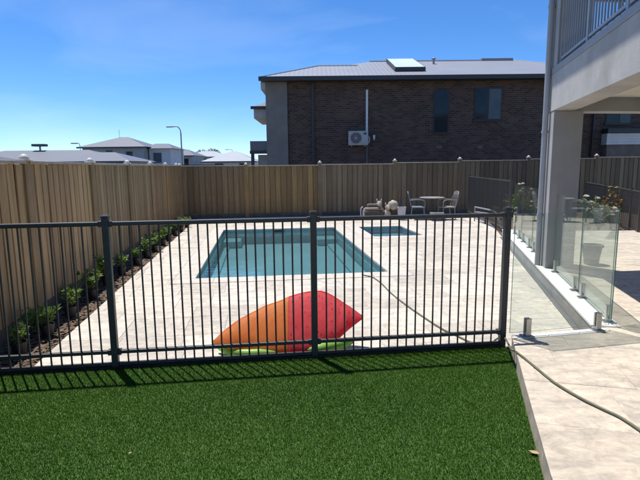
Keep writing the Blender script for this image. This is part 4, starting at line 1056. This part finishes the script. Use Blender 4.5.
# ------------------------------------------------------------------ inflatable
infl = thing('pool_float', 'orange and red inflatable pool float with green base propped behind the fence', 'pool float', (-0.25, 4.62, 0))
top = [(213.5, 341.5), (225, 330.5), (240, 319.5), (256, 311), (267, 305.5), (279, 301.5), (289, 297), (303, 293), (318, 291), (329, 294), (341, 301.5), (352.5, 309), (362, 316)]
bot = [(213.5, 345), (225, 348), (240, 350.5), (256, 354), (268, 357), (279, 357), (289, 357), (303, 356), (316, 354), (326, 348), (337, 340.5), (349, 329.5), (362.5, 319)]
def onlean(px, py):          # sight line cut by the float's own leaning plane  y = 4.13 + 0.12 x + 0.85 z
    d = ray(px, py); k = (4.13 + 0.12*d.x/d.y*4.2 - 0.85*(0.0-CAM_H))/(d.y - 0.85*d.z); return V(0, 0, CAM_H) + d*k
LEANN = V(0, -1, 0.85).normalized()
def strip_panel(i0, i1, m, name):
    bm = B(); nx = 8; nv = 18; cols = []
    for i in range(i0, i1):
        for j in range(nx + (1 if i == i1-1 else 0)):
            t = j/nx
            cols.append(((top[i][0]*(1-t)+top[i+1][0]*t, top[i][1]*(1-t)+top[i+1][1]*t), (bot[i][0]*(1-t)+bot[i+1][0]*t, bot[i][1]*(1-t)+bot[i+1][1]*t), i+t))
    rings = []
    for tp, bt_, g_ in cols:
        a_ = onlean(*tp); b_ = onlean(*bt_)
        if b_.z < 0.02: b_ += V(0, 0, 0.02-b_.z)
        L = max((a_-b_).length, 0.004)
        rib = 0.93 + 0.07*abs(math.sin(g_*math.pi))**0.6
        th = min(0.055, L*0.2)*rib
        ring_ = []
        for k in range(nv):
            ph = 2*math.pi*k/nv; cpos = 0.5-0.5*math.cos(ph); off = math.sin(ph)*th*(1+0.05*math.sin(9*cpos+2*g_))
            ring_.append(bm.verts.new(b_ + (a_-b_)*cpos + LEANN*off))
        rings.append(ring_)
    for i in range(len(rings)-1):
        for k in range(nv): bm.faces.new((rings[i][k], rings[i][(k+1) % nv], rings[i+1][(k+1) % nv], rings[i+1][k]))
    bm.faces.new(rings[0][::-1]); bm.faces.new(rings[-1])
    return obj(name, bm, m, infl, smooth=True)
strip_panel(0, 6, MT['orange'], 'orange_panel')
strip_panel(6, 12, MT['red'], 'red_panel')
def gtube(xs, r):      # lime tube lying on the paving just behind the fence line
    q = smooth([V(x, 4.066+0.122*(x+0.055)+dy, z) for (x, dy, z) in xs], 5); n = len(q); bm = B()
    tube(bm, q, [r*min(1.0, 0.25+0.9*math.sin(math.pi*(k+0.4)/n)) for k in range(n)], 12); obj('green_tube', bm, MT['green'], infl, smooth=True)
gtube([(-0.93, 0.27, 0.05), (-0.81, 0.17, 0.045), (-0.66, 0.10, 0.043), (-0.5, 0.085, 0.043), (-0.36, 0.085, 0.043)], 0.042)
gtube([(-0.16, 0.09, 0.045), (-0.02, 0.10, 0.05), (0.10, 0.14, 0.055), (0.22, 0.19, 0.06), (0.30, 0.24, 0.065)], 0.052)
# welded seam along the top edge of each coloured panel
bm = B()
tube(bm, smooth([onlean(x, y) for x, y in top[:7]], 3), 0.006, 6); obj('seam', bm, MT['orange'], infl, smooth=True)
bm = B(); tube(bm, smooth([onlean(x, y) for x, y in top[6:]], 3), 0.006, 6); obj('seam', bm, MT['red'], infl, smooth=True)

# ------------------------------------------------------------------ furniture by the back fence
def chair(p, rot, label, m, seatm):
    c = thing('garden_chair', label, 'chair', p, 'garden chairs at the round table')
    M = Matrix.Translation(p) @ Matrix.Rotation(rot, 4, 'Z')
    boxo('seat', seatm, c, -0.22, 0.22, -0.21, 0.21, 0.37, 0.40, M=M, bevel=0.012)
    bm = B(); pr_ = [(-0.20, 0.20, 0.40), (-0.21, 0.26, 0.62), (-0.16, 0.31, 0.82), (0, 0.325, 0.86), (0.16, 0.31, 0.82), (0.21, 0.26, 0.62), (0.20, 0.20, 0.40)]
    tube(bm, smooth([M @ V(*q) for q in pr_], 4), 0.015, 7)
    for x in (-0.1, 0.0, 0.1): tube(bm, [M @ V(x, 0.21, 0.40), M @ V(x, 0.27, 0.63), M @ V(x, 0.315, 0.83)], 0.011, 6)
    obj('backrest', bm, m, c, smooth=True)
    for x in (-0.19, 0.19):
        for y in (-0.18, 0.18):
            bm = B(); tube(bm, [M @ V(x, y, 0.38), M @ V(x*1.1, y*1.18, 0.0)], 0.013, 7); obj('leg', bm, m, c)
    for x in (-0.23, 0.23):
        bm = B(); tube(bm, smooth([M @ V(x, 0.26, 0.60), M @ V(x, 0.0, 0.62), M @ V(x, -0.19, 0.58), M @ V(x*0.95, -0.20, 0.39)], 4), 0.012, 6)
        obj('armrest', bm, m, c, smooth=True)
tb = at(432, 198, 15.35); tbp = V(tb.x, 15.35, 0.003)
t = thing('round_table', 'round metal garden table with pale top against the back fence', 'table', tbp)
bm = B(); lathe(bm, [(0.36, 0.655), (0.385, 0.66), (0.385, 0.678), (0.37, 0.684)], 28, (tbp.x, tbp.y, 0)); obj('tabletop', bm, MT['tabletop'], t)
bm = B(); tube(bm, [(tbp.x, tbp.y, 0.15), (tbp.x, tbp.y, 0.655)], 0.03, 10); obj('pedestal', bm, MT['iron'], t)
for k in range(3):
    a_ = k*2.094+0.4; bm = B(); tube(bm, smooth([tbp+V(0, 0, 0.22), tbp+V(math.cos(a_)*0.16, math.sin(a_)*0.16, 0.12), tbp+V(math.cos(a_)*0.28, math.sin(a_)*0.28, 0.012)], 4), 0.016, 7); obj('leg', bm, MT['iron'], t)
q = at(446, 207, 15.2); chair(V(q.x+0.02, 15.2, 0.003), math.radians(-82), 'pale metal garden chair with curved back right of the round table', MT['tabletop'], MT['tabletop'])
q = at(418, 207, 15.3); chair(V(q.x, 15.3, 0.003), math.radians(80), 'blue grey metal garden chair left of the round table', MT['bluegrey'], MT['bluegrey'])
q = at(437, 211, 14.85); st_ = V(q.x, 14.85, 0.003)
s_ = thing('low_stool', 'low pale stool in front of the round table', 'stool', st_)
boxo('seat', MT['tabletop'], s_, st_.x-0.2, st_.x+0.2, st_.y-0.14, st_.y+0.14, 0.20, 0.25, bevel=0.015)
for x in (-0.16, 0.16):
    for y in (-0.1, 0.1):
        bm = B(); tube(bm, [(st_.x+x, st_.y+y, 0.20), (st_.x+x*1.1, st_.y+y*1.1, 0.003)], 0.014, 6); obj('leg', bm, MT['iron'], s_)
# wicker lounge seat
q = at(373.5, 208, 15.5); lp = V(q.x, 15.5, 0.003); Ml = Matrix.Translation(lp) @ Matrix.Rotation(math.radians(5), 4, 'Z') @ Matrix.Diagonal((0.88, 0.9, 0.84, 1))
ls = thing('wicker_seat', 'dark brown wicker seat with taupe cushion by the back fence', 'chair', lp)
boxo('base', MT['wicker'], ls, -0.36, 0.36, -0.3, 0.3, 0.06, 0.32, M=Ml, bevel=0.03)
bm = B(); box(bm, -0.28, 0.30, -0.26, 0.22, 0.325, 0.43, M=Ml); obj('cushion', bm, MT['cushion'], ls, bevel=0.04)
boxo('back_cushion', MT['cushion'], ls, -0.20, 0.30, 0.12, 0.28, 0.435, 0.56, M=Ml, bevel=0.05)
bm = B()
for y in (-0.27, 0.27): tube(bm, smooth([Ml @ V(-0.40, y, 0.0), Ml @ V(-0.41, y, 0.34), Ml @ V(-0.34, y, 0.44)], 4), 0.022, 7)
obj('arm_frame', bm, MT['palepot'], ls, smooth=True)
for x in (-0.3, 0.3):
    for y in (-0.24, 0.24): boxo('foot', MT['wicker'], ls, x-0.03, x+0.03, y-0.03, y+0.03, 0.0, 0.058, M=Ml)
# garden ornaments: two cream figures, a ball on a stand, a pale pot
def figure(px, Y, h, label, lean):
    q = at(px, 210, Y); p = V(q.x, Y, 0.003)
    f = thing('garden_ornament', label, 'ornament', p, 'cream ornaments by the back fence')
    bm = B(); lathe(bm, [(0.10, 0), (0.12, 0.03), (0.115, h*0.2), (0.13, h*0.38), (0.10, h*0.55), (0.055, h*0.66), (0.05, h*0.7)], 14, p); obj('body', bm, MT['cream'], f, smooth=True)
    c = p + V(lean, -0.02, h*0.82)
    bm = B(); bmesh.ops.create_uvsphere(bm, u_segments=14, v_segments=10, radius=0.085, matrix=Matrix.Translation(c) @ Matrix.Diagonal((1, 1.05, 0.95, 1)))
    bmesh.ops.create_uvsphere(bm, u_segments=10, v_segments=8, radius=0.045, matrix=Matrix.Translation(c+V(lean*0.9, -0.085, -0.02)))
    h_ = obj('head', bm, MT['cream'], f, smooth=True)
    for s in (-1, 1):
        bm = B(); tube(bm, [c+V(s*0.05, 0, 0.05), c+V(s*0.07, 0.0, 0.11), c+V(s*0.075, 0, 0.15)], [0.028, 0.024, 0.006], 8); obj('ear', bm, MT['cream'], h_, smooth=True)
figure(380.0, 15.45, 0.60, 'taller cream stone figure next to the wicker seat', -0.03)
figure(387.0, 15.35, 0.46, 'shorter cream stone figure between the tall figure and the ball', 0.02)
q = at(393, 205, 15.4); p = V(q.x, 15.4, 0.003)
bl = thing('ball_planter', 'round cream ball on a dark stand beside the pale square pot', 'ornament', p)
bm = B(); lathe(bm, [(0.12, 0), (0.13, 0.03), (0.10, 0.06), (0.09, 0.25), (0.12, 0.30)], 14, p); obj('stand', bm, MT['wicker'], bl)
bm = B(); bmesh.ops.create_icosphere(bm, subdivisions=3, radius=0.16, matrix=Matrix.Translation(p+V(0, 0, 0.43)))
for v in bm.verts: v.co += (v.co-(p+V(0, 0, 0.43))).normalized()*random.uniform(-0.014, 0.014)
obj('ball', bm, MT['cream'], bl, smooth=True)
q = at(401.5, 207, 15.2); p = V(q.x, 15.2, 0.003)
pt_ = thing('square_pot', 'pale square pot at the right end of the ornaments', 'pot', p)
bm = B(); lathe(bm, [(0.135, 0), (0.165, 0.36), (0.175, 0.36), (0.175, 0.40), (0.15, 0.40), (0.145, 0.34)], 4, cap=False)
for v in bm.verts: v.co = Matrix.Rotation(math.radians(45), 3, 'Z') @ v.co + p
obj('pot', bm, MT['palepot'], pt_); bm = B(); box(bm, p.x-0.1, p.x+0.1, p.y-0.1, p.y+0.1, 0.3, 0.345); obj('potting_soil', bm, MT['soil'], pt_)

# bent grey rails beside the black side fence
hr0 = at(475, 207, 15.2)
hr = thing('bent_handrail', 'bent grey tubular handrail leaning beside the dark side fence', 'handrail', V(4.55, 13.4, 0))
for k, dz in enumerate((0.0, -0.22)):
    bm = B(); tube(bm, smooth([at(475, 207+k*5, 14.6), at(485, 209+k*4, 13.8), at(493, 211+k*4, 13.2), at(498, 216+k*3, 12.8), V(at(502, 222, 12.4).x, 12.4, 0.0)], 5), 0.022, 8)
    obj('rail', bm, MT['galv'], hr, smooth=True)
bm = B(); b0 = at(475, 207, 14.6); tube(bm, [b0, V(b0.x, b0.y, 0.0)], 0.02, 8); obj('upright', bm, MT['galv'], hr)

# tapered grey pot behind the column
p = gp(591, 264, ZP); p = V(p.x, p.y, ZP+0.002)
gpot = thing('tapered_pot', 'grey tapered pot on the alfresco paving seen through the glass', 'pot', p)
bm = B(); lathe(bm, [(0.10, 0), (0.135, 0.26), (0.155, 0.262), (0.155, 0.30), (0.13, 0.30), (0.125, 0.25)], 20, p, cap=False); obj('pot', bm, MT['greypot'], gpot)
bm = B(); lathe(bm, [(0.126, 0.24), (0.02, 0.255)], 16, p); obj('potting_soil', bm, MT['soil'], gpot)

# ------------------------------------------------------------------ fallen leaves on the turf
def dry_leaf(px, py, s, label):
    p = gp(px, py, 0.033); bm = B(); R = Matrix.Translation(p) @ Matrix.Rotation(random.uniform(0, 6.28), 4, 'Z')
    ro = [(-1, 0, 0.1), (-0.4, 0.55, 0.25), (0.3, 0.5, 0.2), (1, 0.05, 0.35), (0.35, -0.55, 0.15), (-0.4, -0.5, 0.3)]
    c = bm.verts.new(R @ V(0, 0, 0)); vs = [bm.verts.new(R @ (V(*q)*s)) for q in ro]
    for i in range(6): bm.faces.new((c, vs[i], vs[(i+1) % 6]))
    tag(obj('fallen_leaf', bm, MT['dryleaf']), label, 'leaf')
dry_leaf(534.0, 453, 0.030, 'curled dry tan leaf on the turf beside the patio edge')
dry_leaf(130, 453, 0.011, 'tiny pale leaf lying alone on the left of the turf')
